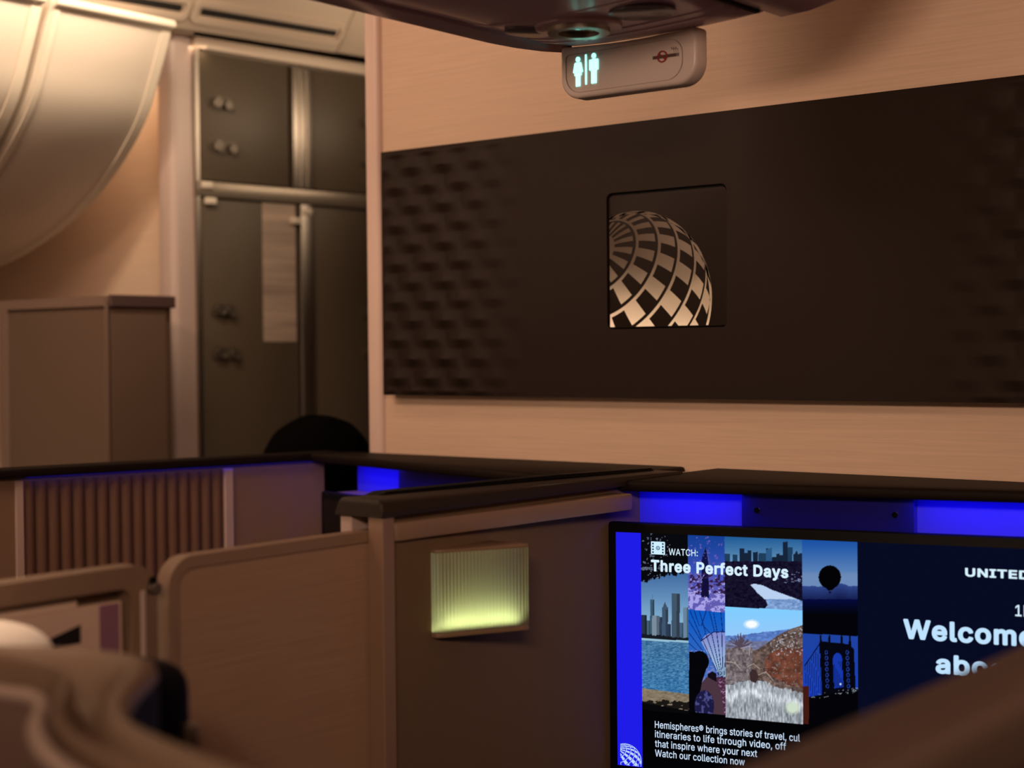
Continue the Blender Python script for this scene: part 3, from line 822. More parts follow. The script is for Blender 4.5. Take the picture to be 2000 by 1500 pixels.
GLYPHS_TEXT = {
    ' ': (198, ''),
    ',': (198, '38,-127 32,-125 30,-119 60,73 68,79 140,78 145,73 144,67 92,-122 86,-127'),
    '1': (463, '77,-8 71,-6 68,0 68,54 71,60 77,63 197,63 204,66 204,432 203,433 89,350 83,351 79,354 78,360 78,426 83,434 197,517 275,517 281,515 284,504 284,66 287,63 293,63 395,62 399,54 399,0 395,-7 389,-8'),
    ':': (198, '86,-12 67,-4 50,13 42,32 42,50 50,69 66,86 86,94 104,94 125,86 140,71 148,50 148,32 141,14 128,-2 110,-10/80,265 58,278 46,296 42,314 46,338 56,352 74,365 98,370 116,366 134,354 145,338 149,314 145,296 134,279 116,267 98,263'),
    'A': (490, '17,-8 11,-5 8,0 10,6 193,510 197,515 203,517 281,515 284,510 469,6 471,0 468,-6 461,-8 395,-8 390,-6 341,129 335,134 143,134 137,126 90,-6 83,-8|173,207 167,210 239,427 273,318 312,210 305,207'),
    'C': (520, '238,-13 202,-6 172,4 148,17 118,39 98,59 79,83 62,113 52,137 40,179 34,215 32,251 34,293 41,335 49,365 62,395 82,430 98,449 118,470 148,492 172,504 202,515 238,522 286,523 322,517 358,506 394,487 419,467 445,437 463,407 476,371 481,347 478,343 472,340 406,340 400,347 387,383 369,407 340,430 310,442 280,447 244,446 220,440 190,427 166,408 142,379 125,341 117,311 112,257 113,221 123,173 135,143 160,107 190,82 226,66 250,62 280,61 322,71 340,79 358,92 383,119 393,137 400,162 406,168 472,168 478,166 481,161 470,119 453,83 430,53 396,23 358,3 322,-9 286,-14'),
    'D': (513, '60,-8 55,-6 52,0 52,504 54,514 60,517 258,515 300,508 329,498 355,486 382,468 401,450 426,420 440,396 452,366 462,330 468,294 469,258 468,216 462,180 452,144 440,114 426,90 402,61 378,40 354,24 330,12 294,0 258,-6 222,-8|138,65 134,66 133,72 133,438 138,444 222,444 252,442 294,431 318,419 348,394 364,372 380,336 389,288 391,252 386,198 372,154 361,132 347,114 318,91 294,78 270,71 240,66'),
    'H': (527, '60,-8 55,-6 52,0 52,504 54,514 60,517 126,517 132,510 133,300 138,297 378,297 384,300 384,510 390,516 456,517 462,514 465,504 465,0 462,-6 456,-8 390,-8 384,0 384,222 138,224 133,222 133,216 132,-1 126,-8'),
    'T': (459, '188,-6 185,0 185,438 182,443 176,444 30,444 24,450 24,510 32,517 416,517 422,515 425,504 425,450 422,446 416,444 266,442 265,0 262,-6 254,-8'),
    'W': (697, '155,-8 150,-6 147,0 9,504 11,514 17,517 83,517 90,510 174,186 191,114 197,117 298,510 305,517 383,516 388,510 491,111 497,121 595,510 599,515 605,517 671,517 677,512 677,504 539,0 535,-6 527,-8 455,-8 449,-3 347,376 341,382 239,-1 233,-8'),
    'a': (400, '139,-15 109,-9 79,4 61,18 41,40 32,58 24,88 23,124 30,154 41,172 55,187 73,199 97,210 139,222 241,236 259,241 265,245 267,256 263,286 253,303 241,312 223,320 199,323 169,320 142,310 121,292 103,266 43,282 35,286 33,292 43,313 61,340 85,361 115,377 145,387 181,392 217,391 253,384 289,368 309,352 330,322 341,292 345,250 344,-2 337,-8 277,-8 269,-2 268,22 265,26 241,5 211,-9 175,-16|145,56 127,62 116,70 103,88 100,106 101,118 111,136 127,147 151,155 265,175 268,172 267,136 265,118 258,100 245,82 223,65 199,56 169,53'),
    'b': (435, '203,-14 179,-8 161,1 141,16 125,35 120,28 120,-2 113,-8 53,-8 45,-2 45,508 47,514 53,517 113,517 120,514 122,508 122,352 125,342 149,368 167,379 185,387 227,392 251,391 275,386 299,378 317,367 348,340 366,316 377,296 387,268 397,220 397,160 387,106 378,82 365,58 352,40 335,23 299,-1 275,-10 251,-15 227,-16|197,58 179,64 161,76 145,94 133,118 124,148 121,172 123,226 129,250 139,274 149,289 164,304 191,318 221,322 239,320 263,313 276,304 293,286 304,268 313,244 319,208 317,154 312,130 302,106 290,88 275,72 262,64 239,57 221,55'),
    'c': (406, '178,-14 136,-3 112,10 89,28 63,58 46,88 32,130 26,184 28,220 38,268 48,292 64,320 94,353 130,376 160,387 208,392 238,390 262,385 286,376 322,353 340,334 353,316 365,292 369,274 364,269 304,254 298,256 287,280 274,296 262,306 244,316 226,320 202,321 178,318 159,310 142,297 128,280 116,256 108,226 104,190 105,166 111,136 120,112 140,82 160,66 178,58 208,54 238,59 262,70 281,88 298,122 304,125 364,110 370,106 371,100 362,76 346,50 322,24 298,7 274,-4 238,-14 208,-16'),
    'd': (435, '172,-15 144,-8 106,10 73,40 60,58 47,82 32,130 26,184 28,220 39,274 58,316 88,352 112,370 148,386 172,391 196,392 232,389 250,383 268,373 286,359 298,345 300,346 303,352 304,513 310,517 376,515 380,508 379,-2 376,-6 370,-8 310,-8 305,-2 304,41 302,34 298,33 276,10 244,-9 214,-15|184,57 163,64 148,73 134,88 122,106 112,131 107,154 104,190 107,226 115,256 123,274 131,286 148,304 160,312 178,318 202,322 220,321 238,316 256,307 273,292 286,273 295,250 301,226 304,190 301,154 296,130 287,106 275,88 262,75 246,64 232,59 208,55'),
    'e': (414, '184,-15 160,-10 136,-2 112,10 89,28 62,58 46,87 32,130 27,160 27,214 32,244 48,292 70,329 92,352 129,376 154,386 178,391 220,392 256,385 293,370 322,349 345,322 364,286 372,262 378,220 378,166 370,161 106,161 107,142 118,109 132,88 153,70 172,61 196,55 232,56 262,65 283,82 298,108 304,113 364,99 372,94 372,88 363,64 351,46 328,22 304,6 280,-5 250,-13 214,-16|106,231 110,250 117,268 129,286 140,298 166,315 184,320 202,322 220,321 238,317 256,308 268,299 279,286 289,268 299,232 292,229 112,229'),
    'f': (264, '79,-8 73,0 72,318 7,319 1,322 -2,330 0,384 7,387 67,387 73,390 73,444 80,474 97,500 121,520 145,531 175,537 211,537 241,530 247,528 251,522 236,468 232,462 229,461 199,466 175,463 163,456 157,450 151,432 151,389 229,387 234,384 236,330 235,324 229,319 150,318 150,0 145,-7'),
    'g': (435, '178,-157 130,-147 90,-126 59,-96 43,-72 43,-66 50,-60 100,-33 106,-34 136,-68 166,-84 208,-89 232,-87 261,-78 286,-60 297,-42 302,-24 303,-6 303,36 301,42 298,43 274,20 244,4 226,-1 196,-3 166,-1 130,9 106,21 88,35 70,53 50,84 39,108 31,138 27,168 27,216 31,246 39,276 59,318 88,352 112,370 148,386 172,391 196,392 226,390 244,385 279,366 304,340 305,378 307,384 310,387 376,386 380,378 380,-6 378,-36 369,-72 355,-96 340,-113 325,-126 298,-141 250,-155 208,-159|178,70 160,77 141,90 130,102 116,126 110,144 105,174 107,228 115,258 124,276 136,292 148,304 160,312 178,318 202,322 220,321 244,314 259,306 278,288 289,270 298,246 303,216 304,192 301,156 297,138 287,114 275,96 261,84 244,74 220,68 202,67'),
    'h': (420, '53,-8 47,-6 45,0 45,510 53,517 113,517 119,515 122,510 122,354 125,347 149,369 179,384 209,391 245,392 281,384 311,368 329,352 348,324 357,300 364,264 365,0 359,-8 299,-8 291,-6 288,0 288,234 283,270 275,288 257,308 239,317 209,321 179,316 155,304 135,282 125,258 122,228 122,0 119,-6 113,-8'),
    'i': (177, '47,-6 45,0 45,378 46,384 53,387 113,387 120,384 122,378 122,0 119,-5 113,-8 53,-8/65,438 47,450 38,462 34,480 36,498 47,516 65,528 83,532 101,529 119,518 129,504 134,486 131,467 121,450 102,438 83,435'),
    'l': (200, '119,-9 101,-5 83,3 67,16 53,40 46,64 45,508 46,514 53,517 113,517 119,515 122,508 123,82 126,70 131,63 143,60 173,62 177,58 189,4 185,-4 167,-8 143,-10'),
    'm': (620, '53,-8 47,-6 45,0 45,378 47,385 53,387 113,387 119,383 120,354 125,349 149,372 179,387 209,394 239,393 263,386 281,376 304,354 317,333 350,366 377,382 395,388 419,393 455,393 485,386 503,378 526,360 539,346 554,318 564,276 565,0 562,-6 557,-8 497,-8 490,-6 488,0 486,270 481,288 467,307 443,319 419,322 395,319 371,308 357,294 346,270 343,246 343,0 341,-6 335,-8 275,-8 269,-6 266,0 266,258 264,276 257,294 239,312 215,321 197,322 173,318 151,306 135,288 125,264 122,234 122,0 119,-6 113,-8'),
    'n': (420, '53,-8 47,-6 45,0 45,378 46,384 53,387 113,387 119,382 120,354 125,347 145,366 164,378 185,386 209,391 233,392 263,389 287,381 311,368 329,352 348,324 357,300 364,264 365,0 362,-6 359,-8 299,-8 293,-7 288,0 288,234 283,270 275,288 257,308 239,317 209,321 179,316 155,304 135,282 125,258 122,228 122,0 119,-6 113,-8'),
    'o': (426, '178,-14 136,-3 112,10 89,28 63,58 46,88 32,130 26,184 28,220 38,268 48,292 64,320 94,353 118,370 154,385 184,391 232,391 256,386 280,378 304,366 335,340 354,316 375,274 384,244 389,190 387,154 377,106 367,82 352,57 322,24 286,1 256,-10 208,-16|184,57 163,64 148,74 134,88 122,106 112,131 107,154 104,190 107,220 112,244 121,268 133,286 148,302 160,311 178,318 202,321 226,320 250,313 265,304 283,286 294,268 303,244 309,220 311,190 309,154 304,135 293,106 281,88 268,75 250,63 226,56 208,55'),
    'p': (435, '53,-151 47,-149 45,-143 45,379 47,384 53,387 113,387 116,385 120,379 120,349 125,343 141,361 157,373 179,385 197,390 227,392 251,391 275,386 299,378 333,355 353,335 377,296 388,265 397,217 397,163 392,127 376,79 353,42 331,19 299,-1 257,-14 215,-16 179,-8 149,10 125,35 122,25 122,-143 119,-149 113,-151|215,55 191,59 179,64 164,73 147,91 137,109 128,133 121,169 121,193 123,223 128,247 138,271 149,289 161,301 179,313 203,320 221,322 239,320 263,313 281,300 295,283 308,259 314,241 319,211 320,187 318,157 313,133 304,109 293,91 276,73 263,64 239,57'),
    'r': (270, '53,-8 47,-6 45,0 45,378 46,384 53,387 113,387 119,382 120,360 125,353 149,374 179,388 209,393 245,392 251,384 250,318 245,314 203,317 173,312 155,303 145,294 135,282 126,264 122,234 122,0 119,-6 113,-8'),
    's': (375, '156,-15 126,-9 108,-3 84,9 66,22 54,35 39,58 29,88 28,94 30,99 36,102 96,114 102,108 113,82 132,65 162,55 198,54 228,62 248,76 259,94 260,106 257,118 248,130 234,140 126,169 102,178 78,193 57,214 47,232 40,256 40,292 45,310 57,334 72,351 97,370 126,383 150,389 186,392 222,390 258,380 276,370 294,356 306,343 320,322 332,292 331,286 324,282 270,269 264,271 248,298 228,316 204,323 174,324 146,316 126,301 118,286 117,274 120,262 132,248 150,238 258,209 282,199 300,187 321,166 331,148 338,124 338,88 328,58 318,41 306,27 282,9 260,-2 228,-12 186,-16'),
    't': (238, '145,-10 121,-5 103,4 91,12 73,32 64,50 59,68 57,92 57,314 55,318 49,319 7,319 -1,326 -1,380 1,384 7,387 49,387 55,388 57,392 57,470 61,478 67,479 127,479 132,476 134,470 134,392 139,387 205,387 212,380 212,326 207,320 139,319 134,314 134,98 138,74 149,62 169,58 205,61 209,56 221,2 217,-5 199,-10 169,-12'),
    'u': (420, '161,-12 125,-3 95,15 71,41 54,73 48,97 45,139 45,379 47,385 53,387 113,387 119,385 122,379 122,145 127,109 135,91 155,71 179,61 203,58 233,64 257,77 274,97 284,121 288,151 288,379 291,385 299,387 359,387 365,379 365,1 363,-5 353,-8 299,-8 293,-6 290,1 290,31 287,35 263,11 245,1 227,-6 203,-12'),
    'v': (400, '162,-8 154,0 12,372 10,378 11,384 18,387 84,387 91,384 178,144 192,100 198,98 216,156 299,384 306,387 372,387 378,384 379,378 377,372 234,-3 228,-8'),
    'w': (577, '137,-8 129,0 16,372 15,378 17,385 23,387 83,387 93,384 167,118 173,115 194,198 246,384 257,387 317,387 323,384 395,115 401,119 474,384 485,387 545,387 551,384 552,378 551,372 434,-6 425,-8 371,-8 363,-6 312,168 287,262 281,264 259,180 204,-6 197,-8'),
    'x': (389, '21,-8 16,-6 13,0 15,6 144,192 143,198 24,372 21,378 23,384 33,387 99,387 105,385 189,252 195,256 216,294 276,384 285,387 351,387 357,385 360,378 356,372 234,192 363,6 366,0 363,-6 357,-8 291,-8 282,-6 218,90 189,139 165,96 96,-6 93,-8'),
    'y': (400, '66,-151 48,-147 42,-143 39,-139 54,-85 60,-78 96,-82 108,-80 120,-73 130,-61 137,-49 154,-1 12,372 10,383 18,387 84,387 91,383 178,143 192,99 198,99 216,155 298,383 306,387 372,387 378,384 378,373 212,-61 197,-91 174,-122 144,-143 108,-152'),
    '®': (473, '207,112 171,119 131,136 99,159 69,190 49,220 34,256 26,298 26,340 33,376 51,417 72,448 103,478 135,499 171,515 213,523 255,522 291,515 333,497 363,476 393,446 415,412 430,376 437,334 437,292 429,256 414,220 390,184 363,157 327,134 291,119 249,111|201,178 177,185 147,202 129,218 109,244 99,264 90,298 89,322 93,352 102,376 117,401 132,418 159,439 177,449 213,458 237,459 267,455 291,446 318,430 333,417 355,388 368,358 373,334 373,298 369,280 363,261 345,231 330,214 303,193 285,184 255,176 231,174/159,218 153,226 154,412 159,416 165,417 255,417 273,413 291,404 309,387 318,364 319,346 316,328 307,310 293,292 324,232 327,226 324,220 315,218 273,218 267,220 237,278 219,279 213,279 211,274 211,226 208,220 201,218|213,327 211,334 211,364 213,369 243,369 255,363 258,346 255,336 249,330 237,327'),
}
GLYPHS_BOLD = {
    ' ': (229, ''),
    'D': (544, '54,-31 42,-26 36,-21 30,-12 28,0 28,510 31,522 41,534 54,540 228,541 264,539 300,533 336,521 366,507 402,482 423,462 444,436 463,402 476,372 486,336 492,294 493,258 492,216 486,174 478,144 461,102 443,72 426,52 398,24 366,3 330,-14 300,-23 258,-30 216,-32|162,89 158,90 157,96 157,414 162,420 222,420 264,415 288,408 312,394 330,378 349,348 358,324 366,282 366,228 361,198 350,162 340,144 318,120 300,108 282,100 240,90'),
    'E': (460, '54,-31 42,-26 36,-21 30,-12 28,0 28,510 31,522 42,535 60,541 372,541 390,535 398,528 404,516 404,450 398,432 384,422 372,420 162,420 157,414 157,324 159,318 354,318 366,316 378,308 386,294 387,234 387,222 381,210 372,202 360,197 162,197 157,192 157,96 158,90 162,89 372,89 390,85 402,74 407,60 407,0 402,-17 390,-28 378,-32'),
    'I': (342, '25,-31 10,-24 5,-18 0,-6 -1,60 3,72 13,84 25,88 86,90 86,414 85,418 79,420 25,420 13,425 6,432 -1,450 -1,510 2,522 13,535 31,541 271,541 283,538 295,528 300,516 301,450 298,438 289,427 277,421 217,419 215,414 215,96 217,89 277,88 289,82 295,76 301,60 301,0 299,-12 289,-25 271,-32'),
    'N': (565, '54,-31 42,-26 36,-21 30,-12 28,0 28,510 35,528 48,538 60,541 138,541 156,534 166,522 366,208 367,510 370,522 379,534 396,541 468,540 483,534 492,522 495,510 495,0 490,-18 480,-27 462,-32 384,-32 366,-24 162,294 157,288 157,282 157,0 155,-12 146,-24 132,-31'),
    'P': (486, '54,-31 42,-26 36,-21 30,-12 28,0 28,510 31,522 41,534 54,540 234,541 294,535 324,526 348,515 373,498 403,468 418,444 434,402 439,372 439,324 434,294 419,252 404,228 384,206 349,180 324,168 294,160 264,155 162,154 157,150 157,0 151,-18 138,-29 126,-32|162,274 157,276 157,282 157,414 162,420 252,419 276,413 294,401 303,390 308,378 312,348 308,318 303,306 294,294 276,282 252,276'),
    'T': (490, '182,-30 166,-18 161,0 161,414 158,419 32,420 14,425 3,438 0,450 0,510 3,522 14,535 32,541 416,541 428,539 442,528 449,510 449,450 446,438 440,430 422,420 296,420 290,418 289,414 289,0 286,-12 278,-24 260,-32'),
    'U': (559, '228,-39 198,-34 168,-26 138,-12 114,2 90,22 74,40 57,64 43,94 30,142 28,172 28,508 30,520 42,535 60,541 132,540 144,534 151,526 156,508 156,184 159,154 172,124 192,103 210,93 228,87 264,84 300,90 324,102 346,124 358,154 361,178 361,508 363,520 371,532 384,540 456,541 468,539 484,526 489,508 489,172 487,142 482,118 472,88 456,58 427,22 402,2 378,-13 348,-26 318,-34 264,-40'),
    'W': (728, '149,-31 134,-24 123,-6 -14,498 -15,516 -7,530 -1,535 11,540 83,541 95,538 108,528 113,516 191,218 197,217 275,516 281,528 293,538 305,541 383,541 395,537 405,528 411,516 491,212 497,223 575,523 584,534 599,540 671,541 689,534 695,528 701,516 700,498 562,-6 552,-24 545,-29 533,-32 455,-32 443,-29 429,-18 424,-6 347,279 341,284 262,-6 257,-18 245,-29 233,-32'),
    'a': (431, '133,-39 97,-30 61,-13 31,14 21,28 8,52 0,82 -2,106 2,142 10,166 25,190 49,213 73,226 102,238 25,264 11,280 10,298 23,328 45,358 73,382 103,398 139,410 175,416 217,415 259,407 301,389 331,364 351,334 364,298 369,250 368,-8 361,-21 355,-27 343,-31 271,-31 247,-19 223,-30 193,-38 163,-40|145,81 132,88 124,100 127,116 135,124 169,134 241,145 244,142 242,124 237,112 228,100 214,88 199,81 181,78 163,78|115,242 110,244 121,248 142,280 151,287 169,295 193,299 217,296 235,287 241,274 242,262 241,260'),
    'b': (466, '203,-38 173,-31 143,-16 131,-26 119,-31 47,-31 35,-27 29,-21 22,-8 21,508 23,520 29,530 35,535 47,540 119,540 131,536 141,526 146,508 146,400 149,396 173,408 187,412 227,416 263,413 281,410 307,400 335,384 353,370 370,352 397,310 411,274 421,220 420,154 410,100 398,70 385,46 371,26 353,7 329,-12 305,-25 281,-33 257,-38 227,-40|203,81 191,85 177,94 166,106 156,124 150,142 145,172 147,220 155,251 161,264 173,280 197,294 209,297 233,297 251,292 263,284 277,268 286,250 295,208 294,160 290,142 281,118 263,94 251,85 233,80'),
    'c': (437, '178,-38 148,-32 124,-24 100,-11 73,10 42,46 25,76 9,124 3,160 4,220 15,274 27,304 45,334 59,352 77,370 102,388 124,400 148,408 184,415 208,416 238,414 268,408 298,397 322,383 346,364 366,340 381,316 392,286 392,268 386,256 376,248 310,231 298,230 280,239 262,274 250,285 239,292 208,298 190,296 172,290 160,280 146,262 137,244 131,220 129,172 134,142 143,118 160,95 178,84 196,79 226,80 244,87 254,94 265,106 280,138 292,147 304,149 376,131 391,118 395,100 383,64 369,40 346,13 316,-10 286,-26 256,-35 220,-40'),
    'd': (466, '166,-38 142,-33 118,-24 90,-8 70,8 52,28 26,70 15,100 8,124 3,160 4,220 8,250 15,280 38,328 55,352 88,383 118,400 142,409 166,414 196,416 238,412 274,397 278,400 279,406 279,514 286,529 298,538 310,541 382,539 394,532 399,526 404,508 404,4 401,-14 390,-26 376,-32 310,-32 298,-29 286,-18 280,-17 256,-30 232,-37 196,-40|184,82 169,88 155,100 138,130 129,172 131,220 141,256 158,280 172,291 184,295 214,297 232,293 245,286 257,274 268,254 274,238 279,208 277,154 266,118 256,103 244,91 227,82 214,80'),
    'e': (445, '184,-39 148,-32 124,-23 100,-11 73,10 41,46 25,76 9,124 3,160 4,220 15,274 27,304 53,346 76,370 100,388 118,398 148,409 178,415 226,415 274,405 310,388 328,375 352,352 377,316 393,274 400,244 403,196 402,160 394,147 382,139 316,136 334,133 382,118 393,106 397,88 389,64 372,34 357,16 328,-8 292,-26 256,-36 214,-40|190,80 170,88 154,100 138,124 134,136 136,137 296,136 286,132 267,100 250,86 220,78|142,253 138,256 141,262 160,284 178,294 202,298 226,295 244,287 258,274 268,256 262,253'),
    'f': (295, '73,-31 61,-25 55,-19 49,0 48,294 1,296 -11,300 -18,306 -25,324 -24,390 -16,402 -5,409 7,411 43,411 49,414 50,450 59,486 79,516 109,541 139,554 169,561 211,561 247,554 259,549 268,540 275,522 259,462 254,450 247,443 235,437 223,437 199,442 181,440 174,426 175,413 235,411 247,405 253,400 260,384 260,330 256,312 252,306 241,298 229,295 174,294 174,0 171,-12 163,-24 151,-31'),
    'h': (452, '47,-31 35,-26 29,-21 23,-12 21,0 21,510 27,528 41,538 53,541 119,540 137,531 145,516 146,402 149,397 179,410 203,415 245,416 275,411 311,397 329,385 348,366 369,336 380,306 388,264 389,-6 384,-18 378,-24 371,-29 359,-32 293,-32 281,-28 269,-18 264,0 263,252 257,271 245,286 227,295 203,297 185,293 166,282 153,264 147,246 146,222 146,0 143,-12 135,-24 119,-32'),
    'l': (231, '113,-32 89,-26 76,-20 51,-2 37,16 29,34 22,64 21,508 23,520 29,530 35,535 47,540 119,540 136,532 144,520 146,508 146,88 149,85 179,85 193,76 200,64 213,4 208,-14 203,-20 191,-28 149,-34'),
    'm': (651, '47,-31 35,-26 29,-21 23,-12 21,0 21,378 25,396 35,406 53,411 113,411 125,409 143,397 161,406 191,415 221,418 245,416 269,410 287,401 317,376 323,374 353,397 383,410 419,417 455,417 491,409 515,399 542,378 557,362 570,342 580,318 587,282 589,258 589,0 587,-12 575,-26 557,-32 491,-32 474,-24 466,-12 464,0 463,264 460,276 451,288 437,296 419,298 401,296 385,288 374,276 368,258 367,0 365,-12 357,-24 341,-32 269,-32 253,-24 244,-12 242,0 241,270 236,282 227,291 215,296 197,298 179,295 167,288 156,276 148,258 146,234 146,0 143,-12 135,-24 119,-32'),
    'o': (457, '178,-38 148,-32 124,-24 100,-11 73,10 42,46 25,76 9,124 3,160 4,220 15,274 27,304 45,334 59,352 77,370 102,388 124,400 148,408 184,415 208,416 238,414 262,410 286,402 316,386 352,357 375,328 389,304 398,280 407,250 413,190 411,154 400,100 388,70 360,28 336,4 316,-10 292,-23 262,-33 214,-40|184,82 170,88 156,100 138,130 129,172 131,220 142,256 160,281 172,290 184,295 202,297 220,297 238,292 250,285 262,273 273,256 282,232 286,208 287,184 284,154 272,118 262,103 250,91 232,82 220,79 202,79'),
    'r': (301, '47,-31 35,-26 29,-21 23,-12 21,0 21,378 23,391 30,402 47,411 113,411 125,409 137,399 143,398 167,409 191,415 233,416 257,413 269,403 275,390 275,318 271,306 263,297 251,291 209,294 179,288 161,276 152,264 147,252 146,234 146,0 143,-12 135,-24 119,-32'),
    's': (407, '150,-38 120,-33 84,-19 65,-8 39,16 24,36 9,70 4,94 9,112 18,121 30,126 90,138 102,138 114,132 120,125 130,100 141,88 156,81 180,78 204,80 222,86 232,94 235,100 236,106 228,115 216,121 138,140 96,155 72,168 51,184 36,203 21,232 15,268 17,298 26,328 40,352 64,376 84,390 120,406 144,412 186,416 228,413 252,407 282,394 300,383 320,364 333,346 349,316 356,292 352,274 347,268 336,260 270,245 258,247 246,254 228,285 221,292 210,298 186,300 162,297 144,286 141,274 145,268 162,259 258,234 288,223 312,209 327,196 346,172 357,148 363,112 361,82 352,52 338,28 312,1 290,-14 252,-31 228,-36 186,-40'),
    't': (269, '145,-35 115,-28 89,-16 66,2 52,20 43,38 35,68 33,92 33,290 31,294 -5,297 -17,306 -25,320 -26,380 -23,392 -17,401 -5,409 31,412 33,416 35,482 43,494 61,503 127,503 145,497 153,488 158,476 158,416 163,411 205,411 217,409 229,399 235,386 236,326 233,314 229,307 223,301 211,296 163,295 158,290 158,98 159,86 163,83 205,85 217,82 226,74 233,62 244,8 245,-4 241,-14 235,-22 223,-29 187,-35'),
    'y': (431, '66,-176 42,-170 30,-165 18,-150 16,-133 32,-73 41,-61 54,-55 66,-54 90,-58 103,-55 116,-37 128,-1 -12,368 -14,383 -10,395 2,407 18,411 90,411 108,401 115,389 192,176 198,176 275,389 282,401 294,409 306,411 372,411 387,407 396,400 402,390 402,371 235,-67 218,-103 190,-139 176,-151 156,-163 138,-170 108,-176'),
}


def text_geo(body, bold):
    """letter outlines as a filled flat mesh (outlines in thousandths of the type size)"""
    V, F = [], []
    x = 0.0
    for ch in body:
        adv, groups = (GLYPHS_BOLD if bold > 0.015 else GLYPHS_TEXT)[ch]
        for grp in (groups.split('/') if groups else []):
            loops = [[Vector((x + int(w.split(',')[0]) / 1000, int(w.split(',')[1]) / 1000, 0)) for w in lp_.split()] for lp_ in grp.split('|')]
            n = len(V)
            V.extend([tuple(p) for lp_ in loops for p in lp_])
            F.extend([tuple(n + i for i in t) for t in tessellate_polygon(loops)])
        x += adv / 1000
    return V, F


def build_display():
    """picture, stripes, lettering of the lit screen as one flat mesh; local x along, z up, y into the console"""
    V, F, C = [], [], []

    def quad(s0, s1, z0, z1, col, lay):
        n = len(V)
        V.extend([(s0, lay, z0), (s1, lay, z0), (s1, lay, z1), (s0, lay, z1)])
        F.append((n, n + 1, n + 2, n + 3))
        C.extend([col] * 4)

    def fan(pts, col, lay):
        n = len(V)
        V.extend([(a, lay, b) for a, b in pts])
        F.append(tuple(range(n, n + len(pts))))
        C.extend([col] * len(pts))

    def text(body, s, zb, cap, width, bold=0.0, col=(214, 240, 255), capref='H'):
        v, f = text_geo(body, bold)
        x0, x1 = min(p[0] for p in v), max(p[0] for p in v)
        kx, ky = width / (x1 - x0), cap / (0.509 + 2 * bold)
        n = len(V)
        V.extend([(s + (p[0] - x0) * kx, -0.0012, zb + (p[1] + bold) * ky) for p in v])
        F.extend([tuple(n + i for i in q) for q in f])
        C.extend([col] * len(v))
    top, bot = 1.1255, 0.7945
    quad(0, 0.598, bot, top, (3, 3, 5), -0.0002)
    quad(0.339, 0.598, bot, top, (7, 11, 34), -0.0005)
    quad(0, 0.0375, bot, top, (32, 28, 232), -0.0005)
    # collage
    ns, nz = 404, 336
    ss = np.linspace(0.0375, 0.340, ns)
    zz = np.linspace(0.876, top, nz)
    S, Z = np.meshgrid(ss, zz)
    img = paint_picture(S, Z).reshape(-1, 3)
    n = len(V)
    V.extend([(a, -0.0008, b) for a, b in zip(S.ravel().tolist(), Z.ravel().tolist())])
    C.extend([tuple(c) for c in img])
    for k in range(nz - 1):
        b = n + k * ns
        F.extend([(b + i, b + i + 1, b + ns + i + 1, b + ns + i) for i in range(ns - 1)])
    # film-strip symbol
    white = (206, 240, 255)
    quad(0.0525, 0.073, 1.0965, 1.1145, white, -0.0011)
    for k in range(4):
        for sx in (0.0555, 0.070):
            zc = 1.1115 - 0.004 * k
            quad(sx - 0.0011, sx + 0.0011, zc - 0.0011, zc + 0.0011, (10, 24, 60), -0.0014)
    fan([(0.0628 + 0.0029 * math.cos(a), 1.1055 + 0.0029 * math.sin(a)) for a in [2 * math.pi * k / 20 for k in range(20)]], (20, 60, 130), -0.0014)
    fan([(0.0628 + 0.0019 * math.cos(a), 1.1055 + 0.0019 * math.sin(a)) for a in [2 * math.pi * k / 20 for k in range(20)]], white, -0.0016)
    fan([(0.0621, 1.1042), (0.0642, 1.1055), (0.0621, 1.1068)], (20, 60, 130), -0.0018)
    text('WATCH:', 0.0785, 1.0965, 0.0092, 0.0420, 0.008)
    text('Three Perfect Days', 0.0522, 1.0728, 0.0158, 0.1950, 0.024)
    ln = [('Hemispheres\u00ae brings stories of travel, cul', 0.8525, 0.2055), ('itineraries to life through video, off', 0.8392, 0.1865), ('that inspire where your next', 0.8258, 0.1465), ('Watch our collection now', 0.8124, 0.1290)]
    for b, z, w in ln:
        text(b, 0.0562, z, 0.0098, w, 0.008, (205, 225, 250))
    text('UNITED', 0.478, 1.0870, 0.0108, 0.079, 0.022)
    text('1D', 0.5395, 1.0395, 0.0142, 0.020, 0.004)
    text('Welcome', 0.3995, 1.0015, 0.0255, 0.164, 0.024, (190, 226, 255))
    text('aboard', 0.4405, 0.9592, 0.0245, 0.125, 0.024, (190, 226, 255))
    for q in GLOBE:
        fan([(0.0045 + x * 0.036, bot + 0.001 + y * 0.0355) for x, y in q], (190, 216, 250), -0.0012)
    me = bpy.data.meshes.new('display')
    me.from_pydata(V, [], F)
    at = me.attributes.new('picture', 'FLOAT_COLOR', 'POINT')
    cl = lin(np.array(C, float))
    buf = np.ones((len(V), 4))
    buf[:, :3] = cl
    at.data.foreach_set('color', buf.ravel())
    me.materials.append(M['display'])
    return me


tv = thing('television', 'lit screen showing a travel collage and a welcome message, black bezel', 'television', (-1.231, 1.79, 0), ANG, 'suite screens')
obj('bezel', bx(-0.0125, 0.606, 0.0, 0.016, 0.775, 1.1395, 0.004, 2), 'black', tv, local=True)
dme = build_display()
dob = bpy.data.objects.new('display', dme)
COL.objects.link(dob)
dob.parent = tv
dob['label'] = 'bright travel collage and lettering'
tvl = thing('television', 'dark switched-off screen behind the divider, under the far blue light', 'television', (-1.319, 1.79, 0), -ANG, 'suite screens')
obj('bezel', bx(-0.700, -0.024, 0.0, 0.016, 0.775, 1.133, 0.004, 2), 'black', tvl, local=True)
obj('display', bx(-0.688, -0.036, -0.0005, 0.0002, 0.79, 1.120), 'glossblack', tvl, local=True)

